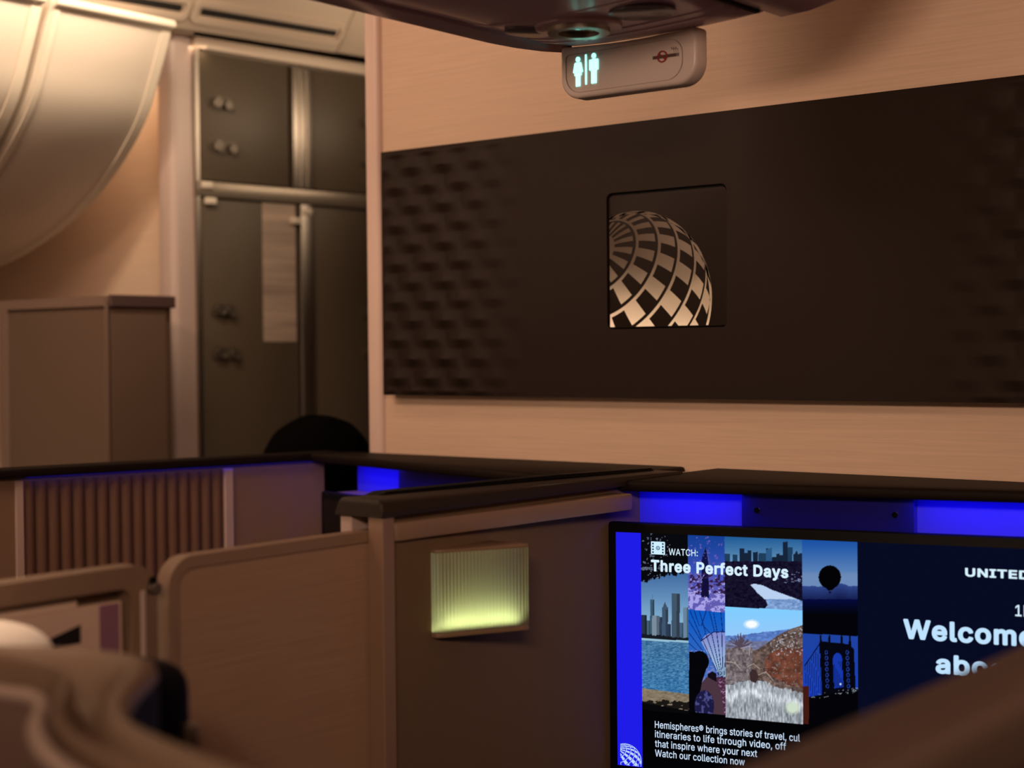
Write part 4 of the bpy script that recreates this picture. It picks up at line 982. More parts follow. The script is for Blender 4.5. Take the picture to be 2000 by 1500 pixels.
# ------------------------------------------------------------------ divider between the suites
dv = thing('suite_divider', 'tall taupe divider with a rounded black cap between the two front suites', 'divider', (-1.275, 1.7, 0))
obj('side_panel', bx(-1.262, -1.2475, 1.338, 2.09, 0, 1.188), 'fabric', dv, label='woven fabric side with the reading lamp')
obj('side_panel', bx(-1.309, -1.290, 1.318, 2.09, 0, 1.188, 0.002, 1), 'post', dv)
obj('edge_post', bx(-1.2615, -1.2375, 1.317, 1.338, 0, 1.1885, 0.0012, 1), 'taupe_light', dv)
obj('channel_filler', bx(-1.290, -1.2625, 1.36, 2.09, 0, 1.186), 'black', dv)
capb = ext(rrect(-1.311, -1.2335, 1.188, 1.2095, (0.0, 0.0, 0.010, 0.013), 5), 1.312, 1.972, 'y')
for v in capb.verts:
    if v.co.y > 1.9 and v.co.z > 1.2:
        v.co.z = 1.199
es = [e for e in capb.edges if all(abs(v.co.y - 1.312) < 1e-5 for v in e.verts) and min(v.co.z for v in e.verts) > 1.190]
bmesh.ops.bevel(capb, geom=es, offset=0.007, segments=4, affect='EDGES', profile=0.5)
cap = obj('cap', capb, 'cap', dv, smooth=50)
obj('cap_seal', ext([(1.345, 1.2065), (1.72, 1.2045), (1.965, 1.1985), (1.955, 1.2035), (1.72, 1.2090), (1.37, 1.2125)], -1.302, -1.279, 'x'), 'black', cap)
# handrail that thickens forward
rl = [(-1.2475, 1.340), (-1.2415, 1.342), (-1.2385, 1.35), (-1.2375, 1.40), (-1.2330, 1.47), (-1.2265, 1.56), (-1.2215, 1.66), (-1.2150, 1.74), (-1.2110, 1.80), (-1.2125, 1.806), (-1.2475, 1.806)]
obj('handrail', ext(rl, 1.1565, 1.1795, 'z', 0.003, 2, 40), 'taupe_light', dv)

# ------------------------------------------------------------------ reading lamp on the divider
lp = thing('wall_lamp', 'square ribbed lamp glowing yellow-green on the divider side', 'lamp', (-1.2475, 1.41, 1.03))


def lamp_outline(ribs, off=0.0):
    base = [(-1.2472, 1.4120), (-1.2395, 1.4125), (-1.2345, 1.4165), (-1.2300, 1.4250), (-1.1830, 1.5175), (-1.1815, 1.5240), (-1.1850, 1.5280), (-1.2472, 1.5280)]
    if not ribs:
        return [(x + (off if x > -1.245 else 0), y) for x, y in base]
    P = resample([Vector((x, y, 0)) for x, y in base[:7]], 241)
    out = []
    for i, q in enumerate(P):
        d = P[min(i + 1, 240)] - P[max(i - 1, 0)]
        nrm = Vector((d.y, -d.x, 0)).normalized()
        a = 0.0009 * abs(math.sin(math.pi * i / 240 * 30)) if 4 < i < 236 else 0
        q2 = q + nrm * (a - 0.001)
        out.append((q2.x, q2.y))
    return out


so = lamp_outline(True)
sb = bmesh.new()
va = [sb.verts.new((x, y, 1.0365)) for x, y in so]
vb = [sb.verts.new((x, y, 1.1355)) for x, y in so]
for i in range(len(so) - 1):
    sb.faces.new((va[i], va[i + 1], vb[i + 1], vb[i]))
obj('lamp_shade', sb, 'shade', lp, smooth=60, label='ribbed translucent shade')
obj('top_cap', ext(lamp_outline(False), 1.1355, 1.1395, 'z', 0.0012, 2), 'lamp_cap', lp)
obj('bottom_cap', ext(lamp_outline(False), 1.0310, 1.0365, 'z', 0.0012, 2), 'lamp_cap', lp)
obj('backplate', bx(-1.2475, -1.2455, 1.420, 1.524, 1.0365, 1.1355), 'lamp_cap', lp)
lb = bpy.data.lights.new('lamp_bulb', 'AREA')
lb.shape = 'RECTANGLE'
lb.size, lb.size_y, lb.energy, lb.color, lb.spread = 0.012, 0.112, 0.028, (0.84, 1.0, 0.46), R(120)
lbo = bpy.data.objects.new('lamp_bulb', lb)
COL.objects.link(lbo)
lbo.parent = lp
lbo.location = Vector((-1.224, 1.466, 1.0385)) - Vector((-1.2475, 1.41, 1.03))
fd = Vector((0.047, 0.0925, 0)).normalized()
zd = -Vector((fd.y * 0.5, -fd.x * 0.5, 1.0)).normalized()
xd = fd.cross(zd).normalized()
lbo.rotation_euler = Matrix((xd, fd, zd)).transposed().to_euler()


# ------------------------------------------------------------------ sliding privacy screen and literature panel in the divider's plane
ps = thing('privacy_screen', 'low wood-look sliding screen with rounded corner, beside the divider post', 'screen', (-1.272, 1.17, 0))
outer = rrect(1.021, 1.345, 0.05, 1.1705, (0.0, 0.0, 0.0, 0.032), 8)
inner = rrect(1.034, 1.345, 0.065, 1.1575, (0.0, 0.0, 0.0, 0.020), 8)
obj('screen_panel', ext(inner, -1.280, -1.2655, 'x'), 'linen_y', ps)
fb = ring(outer, inner, -1.283, -1.2625, 'x')
obj('screen_frame', fb, 'taupe_light', ps)
lpn = thing('literature_panel', 'taupe divider panel with a shallow literature pocket, behind the seat shell', 'panel', (-1.272, 0.75, 0))
outer = rrect(0.45, 1.004, 0.05, 1.1685, (0.0, 0.0, 0.026, 0.0), 8)
inner = rrect(0.48, 0.974, 0.60, 1.1465, (0.0, 0.0, 0.014, 0.0), 8)
obj('panel_frame', ring(outer, inner, -1.288, -1.2625, 'x'), 'taupe', lpn)
obj('pocket_back', bx(-1.300, -1.288, 0.46, 0.99, 0.06, 1.155), 'taupe', lpn)
obj('edge_strip', bx(-1.2625, -1.2595, 0.984, 0.990, 0.4, 1.142, 0.001, 1), 'post', lpn)
hg = obj('hinge_knob', cyl((-1.2625, 0.998, 1.143), (-1.252, 0.998, 1.143), 0.0052, n=16, bev=0.0012), 'steel', lpn)
obj('hinge_recess', cyl((-1.2624, 1.0, 1.150), (-1.2605, 1.0, 1.150), 0.005, n=14), 'black', hg)
# booklets in the pocket
mg = thing('magazine', 'cream booklet standing upright in the literature pocket, thick at its top edge', 'magazine', (-1.279, 0.72, 0.85))
obj('pages', ext([(0.55, 0.80), (0.921, 0.80), (0.921, 1.1400), (0.55, 1.1370)], -1.2865, -1.2785, 'x', 0.0015, 1), 'cream_page', mg)
obj('dark_print', ext([(0.868, 1.1045), (0.917, 1.1165), (0.917, 1.0985), (0.80, 1.0985)], -1.2700, -1.2695, 'x'), 'dark_gap', mg)
cd = thing('safety_card', 'card with a violet band behind the cream booklet in the literature pocket', 'card', (-1.275, 0.76, 0.85))
obj('card_sheet', ext([(0.56, 0.80), (0.9680, 0.80), (0.9680, 1.1335), (0.9240, 1.1340), (0.56, 1.128)], -1.2780, -1.2705, 'x', 0.001, 1), 'card', cd)
obj('violet_band', bx(-1.2704, -1.2700, 0.9400, 0.9640, 0.80, 1.132), 'violet', cd)

# white cushion on the seat's side console
sc = thing('side_table', 'taupe side console beside the seat shell, under the white pillow', 'console', (-1.2, 0.6, 0))
obj('table_top', bx(-1.258, -1.131, 0.30, 0.80, 1.03, 1.06, 0.006, 2), 'taupe', sc)
obj('cabinet_body', bx(-1.258, -1.14, 0.32, 0.78, 0, 1.03), 'taupe', sc)
pb = ball((-1.195, 0.725, 1.106), 0.055, 0.098, 0.046, 32, 20, 0.75)
tag(obj('pillow', pb, 'white_cloth', None, smooth=180), 'white pillow resting beside the seat shell at the left edge', 'pillow')

# ------------------------------------------------------------------ left suite's ribbed aisle wall
aw = thing('aisle_wall', 'ribbed fabric suite wall with a black ledge, along the far aisle', 'suite wall', (-2.222, 1.469, 0), -ANG, 'suite walls along the aisles')
W = bmesh.new()
y0r, y1r, nr = 0.0245, 0.391, 17
pts = []
for i in range(nr):
    for k in range(8):
        t = k / 8
        pts.append((0.0085 * math.sin(math.pi * t) ** 0.7 - 0.009, y0r + (y1r - y0r) * (i + t) / nr))
pts.append((-0.009, y1r))
va = [W.verts.new((x, y, 0.02)) for x, y in pts]
vb = [W.verts.new((x, y, 1.174)) for x, y in pts]
for i in range(len(pts) - 1):
    W.faces.new((va[i], va[i + 1], vb[i + 1], vb[i]))
bmesh.ops.recalc_face_normals(W, faces=W.faces)
obj('ribbed_panel', W, 'rib', aw, local=True, smooth=50, label='vertical ribbed fabric')
obj('wall_core', bx(-0.04, -0.0095, -0.62, 0.60, 0, 1.182), 'fabric', aw, local=True)
for a, b in ((0.010, 0.0245), (0.391, 0.409)):
    obj('trim_strip', bx(-0.0095, 0.002, a, b, 0, 1.176, 0.002, 1), 'post', aw, local=True)
obj('end_panel', bx(-0.0095, -0.003, 0.409, 0.60, 0, 1.176), 'taupe', aw, local=True)
obj('end_panel', bx(-0.0095, -0.003, -0.62, 0.010, 0, 1.176), 'taupe', aw, local=True)
obj('ledge_cap', bx(-0.046, 0.012, -0.62, 0.63, 1.1815, 1.1965, 0.004, 2), 'ledge', aw, local=True)
obj('light_strip', bx(-0.005, 0.0, 0.03, 0.58, 1.1808, 1.1815), 'led', aw, local=True)
l = bpy.data.lights.new('strip_light', 'AREA')
l.shape = 'RECTANGLE'
l.size, l.size_y, l.energy, l.color = 0.005, 0.55, 0.014, (0.012, 0.010, 1.0)
lo = bpy.data.objects.new('strip_light', l)
COL.objects.link(lo)
lo.parent = aw
lo.location = (0.004, 0.305, 1.1775)
lo.rotation_euler = (0, R(-20), 0)

# ------------------------------------------------------------------ near aisle wall, right foreground
nw = thing('aisle_wall', 'out-of-focus taupe suite wall running along the near aisle, lower right', 'suite wall', (-0.37, 1.1, 0), 0, 'suite walls along the aisles')
obj('top_rail', ext(rrect(-0.412, -0.338, 1.118, 1.162, (0.006, 0.006, 0.014, 0.012), 6), 0.40, 1.98, 'y'), 'taupe_dark', nw)
obj('wall_core', bx(-0.404, -0.346, 0.41, 1.975, 0, 1.118), 'fabric', nw)

# ------------------------------------------------------------------ seat shell, left foreground
st = thing('seat', 'seat in a curved taupe shell with a navy headrest, out of focus lower left', 'seat', (-0.9, 0.65, 0))
K = 1.0455


def kk(L):
    return [Vector((x * K, y * K, 0)) for x, y in L]


so_ = kk([(-1.12, .660), (-1.04, .677), (-1.007, .698), (-.968, .716), (-.932, .724), (-.900, .717), (-.872, .690), (-.836, .648), (-.804, .617), (-.767, .592), (-.731, .579), (-.692, .570), (-.654, .563), (-.61, .556), (-.52, .545), (-.41, .538)])
si_ = kk([(-1.12, .630), (-1.04, .650), (-1.0, .653), (-.965, .654), (-.935, .649), (-.905, .635), (-.873, .612), (-.840, .587), (-.808, .563), (-.769, .543), (-.728, .529), (-.68, .517), (-.60, .498), (-.52, .486), (-.41, .478)])
so_[0] = Vector((-1.125, 0.680, 0))
si_[0] = Vector((-1.125, 0.672, 0))
NO = 90
co, ci = resample(catmull(so_, 10), NO), resample(catmull(si_, 10), NO)
prof = [(0.0, -0.30), (0.0, -0.004), (0.015, -0.001), (0.04, 0.0005), (0.08, 0.0), (0.11, -0.006), (0.17, -0.026), (0.26, -0.036), (0.36, -0.033), (0.48, -0.018), (0.62, -0.004), (0.74, 0.0005), (0.88, -0.001), (0.95, -0.004), (0.985, -0.009), (1.0, -0.016)]
sh = bmesh.new()
G = []
for a, b in zip(ci, co):
    wdt = (b - a).length
    G.append([sh.verts.new((a.x + (b.x - a.x) * w, a.y + (b.y - a.y) * w, (1.150 + z * min(1.0, wdt / 0.05) if z > -0.2 else 0.35))) for w, z in prof])
for A, B in zip(G, G[1:]):
    for k in range(len(prof) - 1):
        sh.faces.new((A[k], A[k + 1], B[k + 1], B[k]))
bmesh.ops.recalc_face_normals(sh, faces=sh.faces)
obj('seat_shell', sh, 'taupe', st, smooth=60)
sk = bmesh.new()
va = [sk.verts.new((p.x, p.y, 0.35)) for p in co]
vb = [sk.verts.new((p.x, p.y, 1.136)) for p in co]
for i in range(len(co) - 1):
    sk.faces.new((va[i], va[i + 1], vb[i + 1], vb[i]))
bmesh.ops.recalc_face_normals(sk, faces=sk.faces)
obj('inner_padding', sk, 'navy', st, smooth=60, label='navy padded inside of the shell')
li_ = kk([(-1.10, .590), (-.99, .597), (-.928, .602), (-.900, .606), (-.876, .598), (-.850, .580), (-.826, .560), (-.790, .537), (-.755, .520), (-.708, .503), (-.66, .491), (-.58, .476), (-.50, .466), (-.41, .458)])
lc = resample(catmull(li_, 8), 70)
lw = bmesh.new()
va = [lw.verts.new((p.x, p.y, 0.35)) for p in lc]
vb = [lw.verts.new((p.x, p.y, 1.139)) for p in lc]
vc = [lw.verts.new((p.x + 0.004, p.y + 0.010, 1.139)) for p in lc]
for i in range(len(lc) - 1):
    lw.faces.new((va[i], va[i + 1], vb[i + 1], vb[i]))
    lw.faces.new((vb[i], vb[i + 1], vc[i + 1], vc[i]))
bmesh.ops.recalc_face_normals(lw, faces=lw.faces)
lin_o = obj('shell_liner', lw, 'liner', st, smooth=60)
obj('liner_trim', tube([(p.x + 0.001, p.y + 0.002, 1.140) for p in lc], 0.0058, 10), 'post', lin_o, smooth=80)
obj('headrest', bx(-1.122, -1.028, 0.79, 0.865, 0.86, 1.1195, 0.026, 4), 'navy', st, smooth=180)
obj('seat_back', bx(-1.10, -0.62, 0.755, 0.84, 0.36, 0.90, 0.03, 3), 'navy', st, smooth=180)
obj('seat_cushion', bx(-1.10, -0.62, 0.80, 1.22, 0.34, 0.46, 0.03, 3), 'navy', st, smooth=180)
obj('seat_base', bx(-1.08, -0.64, 0.78, 1.18, 0, 0.34), 'taupe', st)
obj('coat_hook', bx(-1.030, -1.018, 0.84, 0.856, 1.045, 1.069, 0.004, 2), 'steel', st)

# ------------------------------------------------------------------ overhead: passenger service unit, bin, lavatory sign
pu = thing('service_unit', 'overhead service panel with a ringed reading light, above the divider', 'service unit', (-1.13, 1.2, 1.80))
body = bmesh.new()
xs = [-1.276, -1.268, -1.24, -1.20, -1.15, -1.10, -1.05, -1.00, -0.965, -0.955]
zs = [1.812, 1.803, 1.7985, 1.7965, 1.796, 1.7965, 1.7985, 1.801, 1.804, 1.812]
ys = [0.0, 1.66, 1.715, 1.742, 1.748]
dz = [0, 0, 0.001, 0.007, 0.020]
G = [[body.verts.new((x, y, z + d)) for x, z in zip(xs, zs)] for y, d in zip(ys, dz)]
G.append([body.verts.new((x, 1.748, 1.86)) for x in xs])
for A, B in zip(G, G[1:]):
    for i in range(len(xs) - 1):
        body.faces.new((A[i], A[i + 1], B[i + 1], B[i]))
for col in (0, -1):
    a, b = body.verts.new((xs[col], 0.0, 1.86)), body.verts.new((xs[col], 1.748, 1.86))
    body.faces.new((a, G[0][col], G[1][col], G[2][col], G[3][col], G[4][col], b))
bmesh.ops.recalc_face_normals(body, faces=body.faces)
obj('housing', body, 'psu', pu, smooth=40)
# raised bands across the unit
for y0, y1, h in ((1.645, 1.653, 0.0012), (1.672, 1.680, 0.0012), (1.53, 1.536, 0.001), (1.20, 1.206, 0.001)):
    bb = bmesh.new()
    A = [bb.verts.new((x, y0, z - h)) for x, z in zip(xs[1:-1], zs[1:-1])]
    B = [bb.verts.new((x, y1, z - h)) for x, z in zip(xs[1:-1], zs[1:-1])]
    C0 = [bb.verts.new((x, y0 - 0.002, z + 0.001)) for x, z in zip(xs[1:-1], zs[1:-1])]
    C1 = [bb.verts.new((x, y1 + 0.002, z + 0.001)) for x, z in zip(xs[1:-1], zs[1:-1])]
    for i in range(len(A) - 1):
        bb.faces.new((A[i], A[i + 1], B[i + 1], B[i]))
        bb.faces.new((C0[i], C0[i + 1], A[i + 1], A[i]))
        bb.faces.new((B[i], B[i + 1], C1[i + 1], C1[i]))
    bmesh.ops.recalc_face_normals(bb, faces=bb.faces)
    obj('panel_rib', bb, 'psu', pu, smooth=0)


def disc(cx, cy, z, rx, ry, h, m, name, par, hole=0.0, n=40):
    P = [(cx + rx * math.cos(2 * math.pi * k / n), cy + ry * math.sin(2 * math.pi * k / n)) for k in range(n)]
    if hole:
        Q = [(cx + rx * hole * math.cos(2 * math.pi * k / n), cy + ry * hole * math.sin(2 * math.pi * k / n)) for k in range(n)]
        b = ring(P, Q, z - h, z + 0.002)
        return obj(name, b, m, par)
    return obj(name, ext(P, z - h, z + 0.002, 'z', h * 0.4, 2), m, par)


rlt = disc(-1.150, 1.598, 1.796, 0.056, 0.056, 0.004, 'psu', 'reading_light', pu)
disc(-1.150, 1.598, 1.792, 0.040, 0.040, 0.006, 'steel', 'light_ring', rlt, 0.66)
disc(-1.150, 1.598, 1.792, 0.025, 0.025, 0.001, 'glossblack', 'light_lens', rlt)
disc(-1.222, 1.588, 1.7980, 0.030, 0.036, 0.0022, 'psu_dark', 'lens_cover', pu)
disc(-1.048, 1.590, 1.7975, 0.042, 0.040, 0.0022, 'psu_dark', 'lens_cover', pu)

# centre bins on both sides of the service unit
cb = thing('overhead_bin', 'dim overhead bin above the divider, carrying the service panel and lavatory sign', 'overhead bin', (-0.9, 1.0, 1.80), 0, 'centre overhead bins')
prof = [(-1.321, 1.806), (-1.318, 1.8), (-1.312, 1.7985), (-1.28, 1.8015), (-1.28, 1.87), (-0.948, 1.87), (-0.948, 1.806), (-0.94, 1.8015), (-0.90, 1.804), (-0.85, 1.815), (-0.79, 1.845), (-0.73, 1.90), (-0.68, 1.97), (-0.65, 2.06), (-0.64, 2.30), (-1.36, 2.30), (-1.34, 2.0)]
bbm = bmesh.new()
secs = []
for y, sx in ((-1.2, 0), (1.62, 0), (1.67, 0.006), (1.71, 0.018), (1.735, 0.034), (1.745, 0.046)):
    secs.append([bbm.verts.new((x + (sx if x < -1.25 and z < 1.9 and x < -1.3 else 0), y, z)) for x, z in prof])
for A, B in zip(secs, secs[1:]):
    for k in range(len(prof)):
        bbm.faces.new((A[k], A[(k + 1) % len(prof)], B[(k + 1) % len(prof)], B[k]))
bbm.faces.new(secs[0])
bbm.faces.new(secs[-1][::-1])
bmesh.ops.recalc_face_normals(bbm, faces=bbm.faces)
obj('bin_body', bbm, 'psu', cb, smooth=40)
obj('edge_seal', bx(-0.952, -0.946, -1.1, 1.70, 1.800, 1.86), 'black', cb)

sg = thing('lavatory_sign', 'grey sign with lit restroom figures and a no-smoking mark, hanging from the overhead panel', 'sign', (-1.14, 1.72, 1.73))
out2 = []
xl, xr, zb, zt = -1.264, -1.046, 1.7275, 1.8005
for k in range(9):
    t = k / 8
    out2.append((xr + (xl - xr) * t, zt - 0.0045 * math.sin(math.pi * t)))
for (cx, cz, a0) in ((xl + 0.030, zb + 0.030, 180), (xr - 0.030, zb + 0.030, 270)):
    for k in range(9):
        a = R(a0 + 90 * k / 8)
        out2.append((cx + 0.030 * math.cos(a), cz + 0.030 * math.sin(a)))
sgb = ext(out2, 1.712, 1.742, 'y', 0.005, 3, 40)
obj('housing', sgb, 'sign', sg, smooth=40)
face = rrect(xl + 0.010, xr - 0.020, zb + 0.0075, zt - 0.0125, (0.024, 0.024, 0.020, 0.006), 8)
fc = obj('face_line', ring(face, [(x * 0.994 + 0.006 * -1.158, z * 0.994 + 0.006 * 1.764) for x, z in face], 1.7112, 1.7125, 'y'), 'dark_mark', sg)


def person_symbol(cx, cz, h, skirt):
    bm = bmesh.new()
    y0, y1 = 1.7108, 1.7125
    r = h * 0.085
    add(bm, cyl((cx, y0, cz + h * 0.5 - r), (cx, y1, cz + h * 0.5 - r), r, n=20))
    zz = cz + h * 0.5 - 2.25 * r
    if skirt:
        add(bm, ext([(cx - h * .09, zz), (cx + h * .09, zz), (cx + h * .145, zz - h * .44), (cx - h * .145, zz - h * .44)], y0, y1, 'y'))
        for s in (-1, 1):
            add(bm, ext([(cx + s * h * .10, zz), (cx + s * h * .135, zz - h * .02), (cx + s * h * .20, zz - h * .33), (cx + s * h * .155, zz - h * .345)], y0, y1, 'y'))
            add(bm, bx(cx + s * h * .05 - h * .037, cx + s * h * .05 + h * .037, y0, y1, cz - h * .5, zz - h * .42))
    else:
        add(bm, ext(rrect(cx - h * .105, cx + h * .105, zz - h * .40, zz, (0, 0, h * .04, h * .04), 4), y0, y1, 'y'))
        for s in (-1, 1):
            add(bm, ext(rrect(cx + s * h * .148 - h * .032, cx + s * h * .148 + h * .032, zz - h * .37, zz - h * .01, h * .03, 4), y0, y1, 'y'))
            add(bm, bx(cx + s * h * .056 - h * .046, cx + s * h * .056 + h * .046, y0, y1, cz - h * .5, zz - h * .39))
    return bm


rs = person_symbol(-1.2335, 1.7635, 0.0400, True)
add(rs, person_symbol(-1.2070, 1.7650, 0.0405, False))
add(rs, bx(-1.2212, -1.2192, 1.7108, 1.7125, 1.7445, 1.7850))
obj('restroom_symbol', rs, 'sign_glow', sg, smooth=0, label='glowing woman and man figures')
ns_ = bmesh.new()
add(ns_, bx(-1.1120, -1.0760, 1.7112, 1.7125, 1.7645, 1.7688))
for k in range(2):
    add(ns_, bx(-1.0752 + 0.0022 * k, -1.0740 + 0.0022 * k, 1.7112, 1.7125, 1.7645, 1.7688))
for k in range(3):
    add(ns_, tube([(-1.0835 + 0.0032 * k, 1.7118, 1.7770), (-1.0822 + 0.0032 * k, 1.7118, 1.7748), (-1.0800 + 0.0032 * k, 1.7118, 1.7742), (-1.0790 + 0.0030 * k, 1.7118, 1.7705)], 0.0005, 6))
obj('cigarette_mark', ns_, 'dark_mark', sg, smooth=0)
rd = bmesh.new()
add(rd, ring([(-1.0970 + 0.0078 * math.cos(2 * math.pi * k / 28), 1.7667 + 0.0078 * math.sin(2 * math.pi * k / 28)) for k in range(28)],
             [(-1.0970 + 0.0060 * math.cos(2 * math.pi * k / 28), 1.7667 + 0.0060 * math.sin(2 * math.pi * k / 28)) for k in range(28)], 1.7106, 1.7125, 'y'))
add(rd, tube([(-1.1022, 1.7112, 1.7715), (-1.0918, 1.7112, 1.7619)], 0.0009, 6))
obj('prohibition_ring', rd, 'red', sg, smooth=0)

# ------------------------------------------------------------------ left overhead bins
BP = [(-2.615, 2.072), (-2.655, 1.985), (-2.700, 1.900), (-2.775, 1.818), (-2.87, 1.745), (-2.967, 1.693), (-3.087, 1.647), (-3.19, 1.617), (-3.275, 1.600)]
curve = [(p.x, p.y) for p in catmull([(x, z, 0) for x, z in BP], 6)]


def left_bin(y0, y1, label):
    b = thing('overhead_bin', label, 'overhead bin', (-2.9, (y0 + y1) / 2, 1.6), 0, 'window-side overhead bins')
    pl = curve + [(-3.60, 1.600), (-3.60, 2.103), (-2.66, 2.103), (-2.612, 2.097), (-2.604, 2.088)]
    obj('bin_door', ext(pl, y0 + 0.004, y1 - 0.004, 'y', 0.006, 3, 50), 'cream', b, smooth=30)
    # raised edge bands front and rear, and the grip lip along the top
    for ya, yb in ((y0 + 0.012, y0 + 0.026), (y1 - 0.034, y1 - 0.012)):
        inn = [(x + 0.0, z) for x, z in curve]
        outp = []
        for i, (x, z) in enumerate(curve):
            dx = curve[min(i + 1, len(curve) - 1)][0] - curve[max(i - 1, 0)][0]
            dz_ = curve[min(i + 1, len(curve) - 1)][1] - curve[max(i - 1, 0)][1]
            ln_ = math.hypot(dx, dz_)
            outp.append((x - dz_ / ln_ * 0.0030, z + dx / ln_ * 0.0030))
        obj('edge_trim', ext(inn + outp[::-1], ya, yb, 'y'), 'bin_trim', b, smooth=40)
    obj('grip_lip', tube([(-2.606, y0 + 0.01, 2.087), (-2.606, y1 - 0.01, 2.087)], 0.010, 10), 'bin_trim', b, smooth=60)


left_bin(1.835, 2.150, 'cream overhead bin nearest the galley, above the grey closet')
left_bin(0.93, 1.829, 'cream overhead bin second from the galley, cut by the upper left corner')
left_bin(0.02, 0.924, 'cream overhead bin third from the galley, along the window side')
left_bin(-0.89, 0.014, 'cream overhead bin fourth from the galley, along the window side')

# ------------------------------------------------------------------ ceiling fixture with two slots over the galley aisle
cf = thing('ceiling_vent', 'pale sloping ceiling panel with long dark vent slots, over the galley cabinet', 'vent', (-2.712, 2.237, 2.108), R(-9))
CT, ST = math.cos(R(50)), math.sin(R(50))
TILT = Matrix(((CT, 0, -ST, 0), (0, 1, 0, 0), (ST, 0, CT, 0), (0, 0, 0, 1)))


def tilted(name, bm, m, parent):
    bm.transform(TILT)
    return obj(name, bm, m, parent, local=True)


tilted('vent_panel', bx(0, 0.25, -1.9, 0.437, 0.0, 0.02, 0.004, 2), 'ceiling', cf)
tilted('end_panel', bx(0, 0.25, 0.441, 0.75, 0.004, 0.02, 0.003, 2), 'ceiling', cf)
for a, b in ((-0.46, -0.006), (0.042, 0.414)):
    fr_ = tilted('slot_frame', ring(rrect(0.024, 0.080, a - 0.022, b + 0.018, 0.016), rrect(0.036, 0.068, a - 0.010, b + 0.008, 0.010), -0.005, 0.002), 'ceiling', cf)
    tilted('slot', ext(rrect(0.044, 0.060, a, b, 0.006), -0.0012, 0.001), 'dark_gap', fr_)

# ------------------------------------------------------------------ galley cabinet
gc = thing('galley_cabinet', 'tall dark galley cabinet with four latched doors, beyond the far aisle', 'cabinet', (-2.75, 2.316, 0), R(-6))


def gb_(x0, x1, y0, y1, z0, z1, m, name, par=gc, bev=0.0, label=None):
    return obj(name, bx(x0, x1, y0, y1, z0, z1, bev, 2), m, par, local=True, label=label)


gb_(-0.5, -0.012, 0.0, 1.3, 0, 2.115, 'galley_frame', 'carcass')
gb_(-0.012, 0.006, 0.0, 1.3, 2.083, 2.112, 'header', 'header', bev=0.006)
gb_(-0.012, 0.004, 0.0, 0.011, 0, 2.083, 'steel', 'edge_strip')
DOORS = [('upper', 0.014, 0.268, 1.785, 2.078), ('upper', 0.338, 0.60, 1.785, 2.078), ('lower', 0.014, 0.290, 0.12, 1.742), ('lower', 0.338, 0.60, 0.12, 1.742)]
for nm, a, b, c, d in DOORS:
    dr = gb_(-0.012, 0.0, a, b, c, d, 'galley', 'door', bev=0.002)
    hinge_right = a > 0.3
    for zz, kind in (((c + 0.18, 0), (c + 0.08, 1)) if nm == 'upper' else ((1.486, 0), (1.386, 1))):
        yy = a + 0.045 if not hinge_right else b - 0.09
        lt = obj('latch', ext(rrect(yy - 0.022, yy + 0.046 + 0.012 * kind, zz - 0.016, zz + 0.016, 0.014), 0.0, 0.003, 'x'), 'galley', dr, local=True)
        obj('latch_knob', cyl((0.003, yy, zz), (0.012, yy, zz), 0.012, n=18, bev=0.002), 'latch', lt, local=True)
        obj('latch_knob', cyl((0.003, yy + 0.030 + 0.010 * kind, zz - 0.004), (0.012, yy + 0.030 + 0.010 * kind, zz - 0.004), 0.011, n=18, bev=0.002), 'latch', lt, local=True)
gb_(-0.012, 0.006, 0.0, 1.0, 1.7455, 1.782, 'galley_frame', 'rail', bev=0.003)
gb_(-0.012, 0.010, 0.274, 0.334, 1.782, 2.078, 'steel', 'upright', bev=0.004)
gb_(0.010, 0.0125, 0.292, 0.297, 1.785, 2.07, 'galley_frame', 'upright_groove')
gb_(0.010, 0.0125, 0.312, 0.317, 1.785, 2.07, 'galley_frame', 'upright_groove')
gb_(-0.012, 0.008, 0.296, 0.334, 0.10, 1.7455, 'steel', 'upright', bev=0.004)
for y_, z_ in ((0.030, 1.772), (0.040, 1.736), (0.318, 1.728), (0.285, 1.704)):
    gb_(0.0, 0.012, y_ - 0.018, y_ + 0.012, z_ - 0.008, z_ + 0.008, 'bin_trim', 'door_stop', bev=0.003)
nt_ = bx(0.0004, 0.0014, 0.186, 0.284, 1.412, 1.742)
nt_.transform(ROOTM[gc.name])
tag(obj('paper_notice', nt_, 'paper', None), 'long paper notice stuck on the dark galley door', 'notice')

# ------------------------------------------------------------------ low closet by the far wall
cl = thing('closet', 'boxy grey-brown closet under the window-side bins, beside the rose post', 'closet', (-2.83, 2.06, 0))
obj('closet_body', bx(-3.02, -2.655, 1.992, 2.165, 0, 1.498, 0.003, 1), 'closet', cl)
obj('front_frame', ring([(-3.03, 0.0), (-2.648, 0.0), (-2.648, 1.507), (-3.03, 1.507)], [(-3.000, 0.05), (-2.6495, 0.05), (-2.6495, 1.486), (-3.000, 1.486)], 1.984, 1.993, 'y'), 'closet_frame', cl)
obj('front_panel', bx(-2.994, -2.6505, 1.986, 1.992, 0.06, 1.478), 'closet', cl)
obj('side_panel', bx(-2.655, -2.649, 2.0, 2.145, 0.02, 1.480), 'closet', cl)
obj('top_rim', bx(-2.653, -2.643, 1.996, 2.168, 1.484, 1.510, 0.002, 1), 'dark_mark', cl)

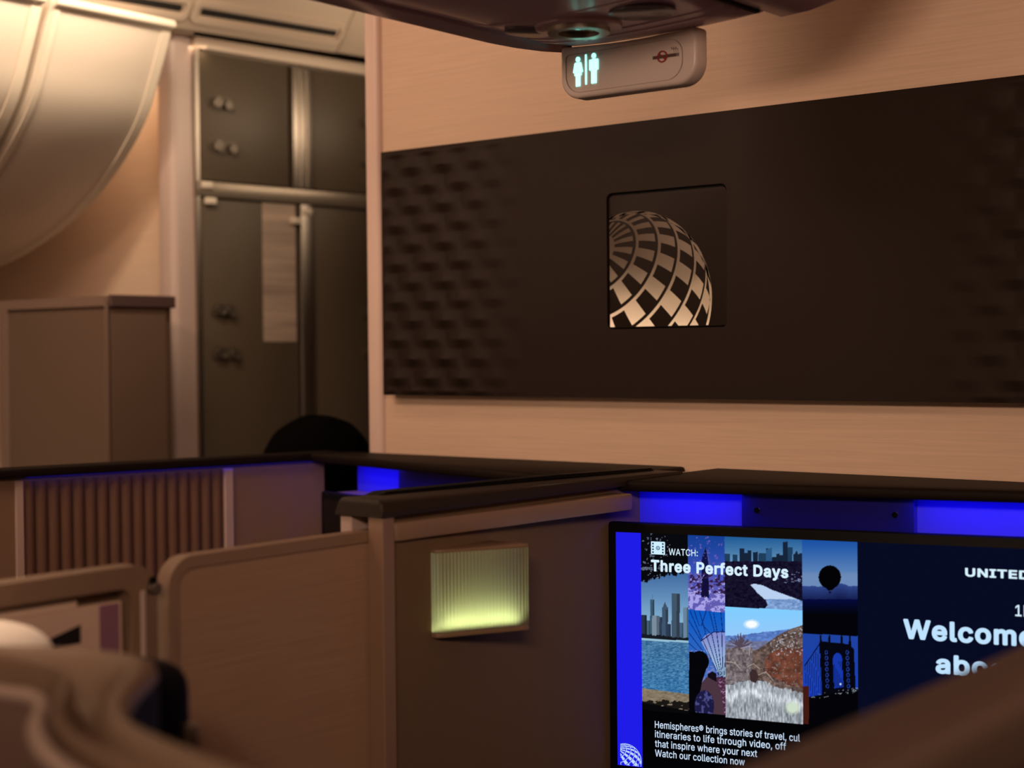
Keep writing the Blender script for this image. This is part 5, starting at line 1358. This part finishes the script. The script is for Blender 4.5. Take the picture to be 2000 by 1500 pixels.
# ------------------------------------------------------------------ crew member on a jump seat, only the hair shows over the ledge
js = thing('jump_seat', 'dark crew seat in the far aisle, hidden below the black ledge', 'seat', (-2.40, 2.25, 0))
obj('seat_pan', bx(-2.50, -2.14, 2.16, 2.50, 0.37, 0.42, 0.015, 2), 'uniform', js)
obj('seat_support', bx(-2.38, -2.26, 2.20, 2.34, 0, 0.37), 'steel', js)
obj('seat_rest', bx(-2.48, -2.16, 2.09, 2.13, 0.42, 0.90, 0.015, 2), 'uniform', js)
pr = thing('person', 'seated person of whom only the dark rounded hair shows above the black ledge', 'person', (-2.316, 2.30, 0), math.pi)


def skin_body():
    J = [(0, 0.06, 0.53, .13, .10), (0, 0.07, 0.68, .125, .09), (0, 0.07, 0.84, .15, .095), (0, 0.06, 0.96, .12, .08), (0, 0.05, 1.02, .05, .05), (0, 0.03, 1.09, .055, .06),
         (0, 0.02, 1.14, .075, .092), (0, 0.02, 1.19, .070, .085)]
    E = [(i, i + 1) for i in range(7)]
    for s in (-1, 1):
        n = len(J)
        J += [(s * .17, .06, .94, .055, .055), (s * .22, .02, .70, .042, .042), (s * .14, -.16, .60, .03, .03), (s * .11, -.22, .585, .035, .02)]
        E += [(3, n), (n, n + 1), (n + 1, n + 2), (n + 2, n + 3)]
        n = len(J)
        J += [(s * .09, 0.02, .53, .085, .085), (s * .11, -.36, .50, .06, .06), (s * .11, -.36, .10, .04, .04), (s * .11, -.46, .045, .04, .035)]
        E += [(0, n), (n, n + 1), (n + 1, n + 2), (n + 2, n + 3)]
    me = bpy.data.meshes.new('body')
    me.from_pydata([j[:3] for j in J], E, [])
    o = bpy.data.objects.new('body', me)
    COL.objects.link(o)
    md = o.modifiers.new('skin', 'SKIN')
    lay = me.skin_vertices[0].data if me.skin_vertices else None
    if lay:
        for i, j in enumerate(J):
            lay[i].radius = (j[3], j[4])
        lay[0].use_root = True
    sb_ = o.modifiers.new('smooth', 'SUBSURF')
    sb_.levels = sb_.render_levels = 2
    me.materials.append(M['uniform'])
    return o


body_o = skin_body()
body_o.parent = pr
hr = ball((0, 0.03, 1.146), 0.116, 0.118, 0.108, 40, 28)
for v in hr.verts:
    n_ = Vector((math.sin(v.co.x * 90 + 3), math.sin(v.co.y * 85 + 1), math.sin(v.co.z * 95)))
    v.co += v.co.normalized() * 0.0015 * n_.x * n_.y + Vector((0, 0, 0.002 * n_.z * n_.x))
obj('hair', hr, 'hair', pr, local=True, smooth=180, label='full dark hair')
hd = ball((0, -0.045, 1.118), 0.072, 0.070, 0.098, 28, 20)
for v in hd.verts:
    if v.co.y < -0.08:
        dx, dz_ = v.co.x, v.co.z - 1.11
        v.co.y -= 0.018 * math.exp(-(dx / 0.014) ** 2 - (dz_ / 0.020) ** 2)
        for s in (-1, 1):
            v.co.y += 0.008 * math.exp(-((dx - s * 0.03) / 0.014) ** 2 - ((dz_ - 0.022) / 0.010) ** 2)
        v.co.y -= 0.005 * math.exp(-(dx / 0.022) ** 2 - ((dz_ + 0.040) / 0.008) ** 2)
obj('face', hd, 'skin', pr, local=True, smooth=180)
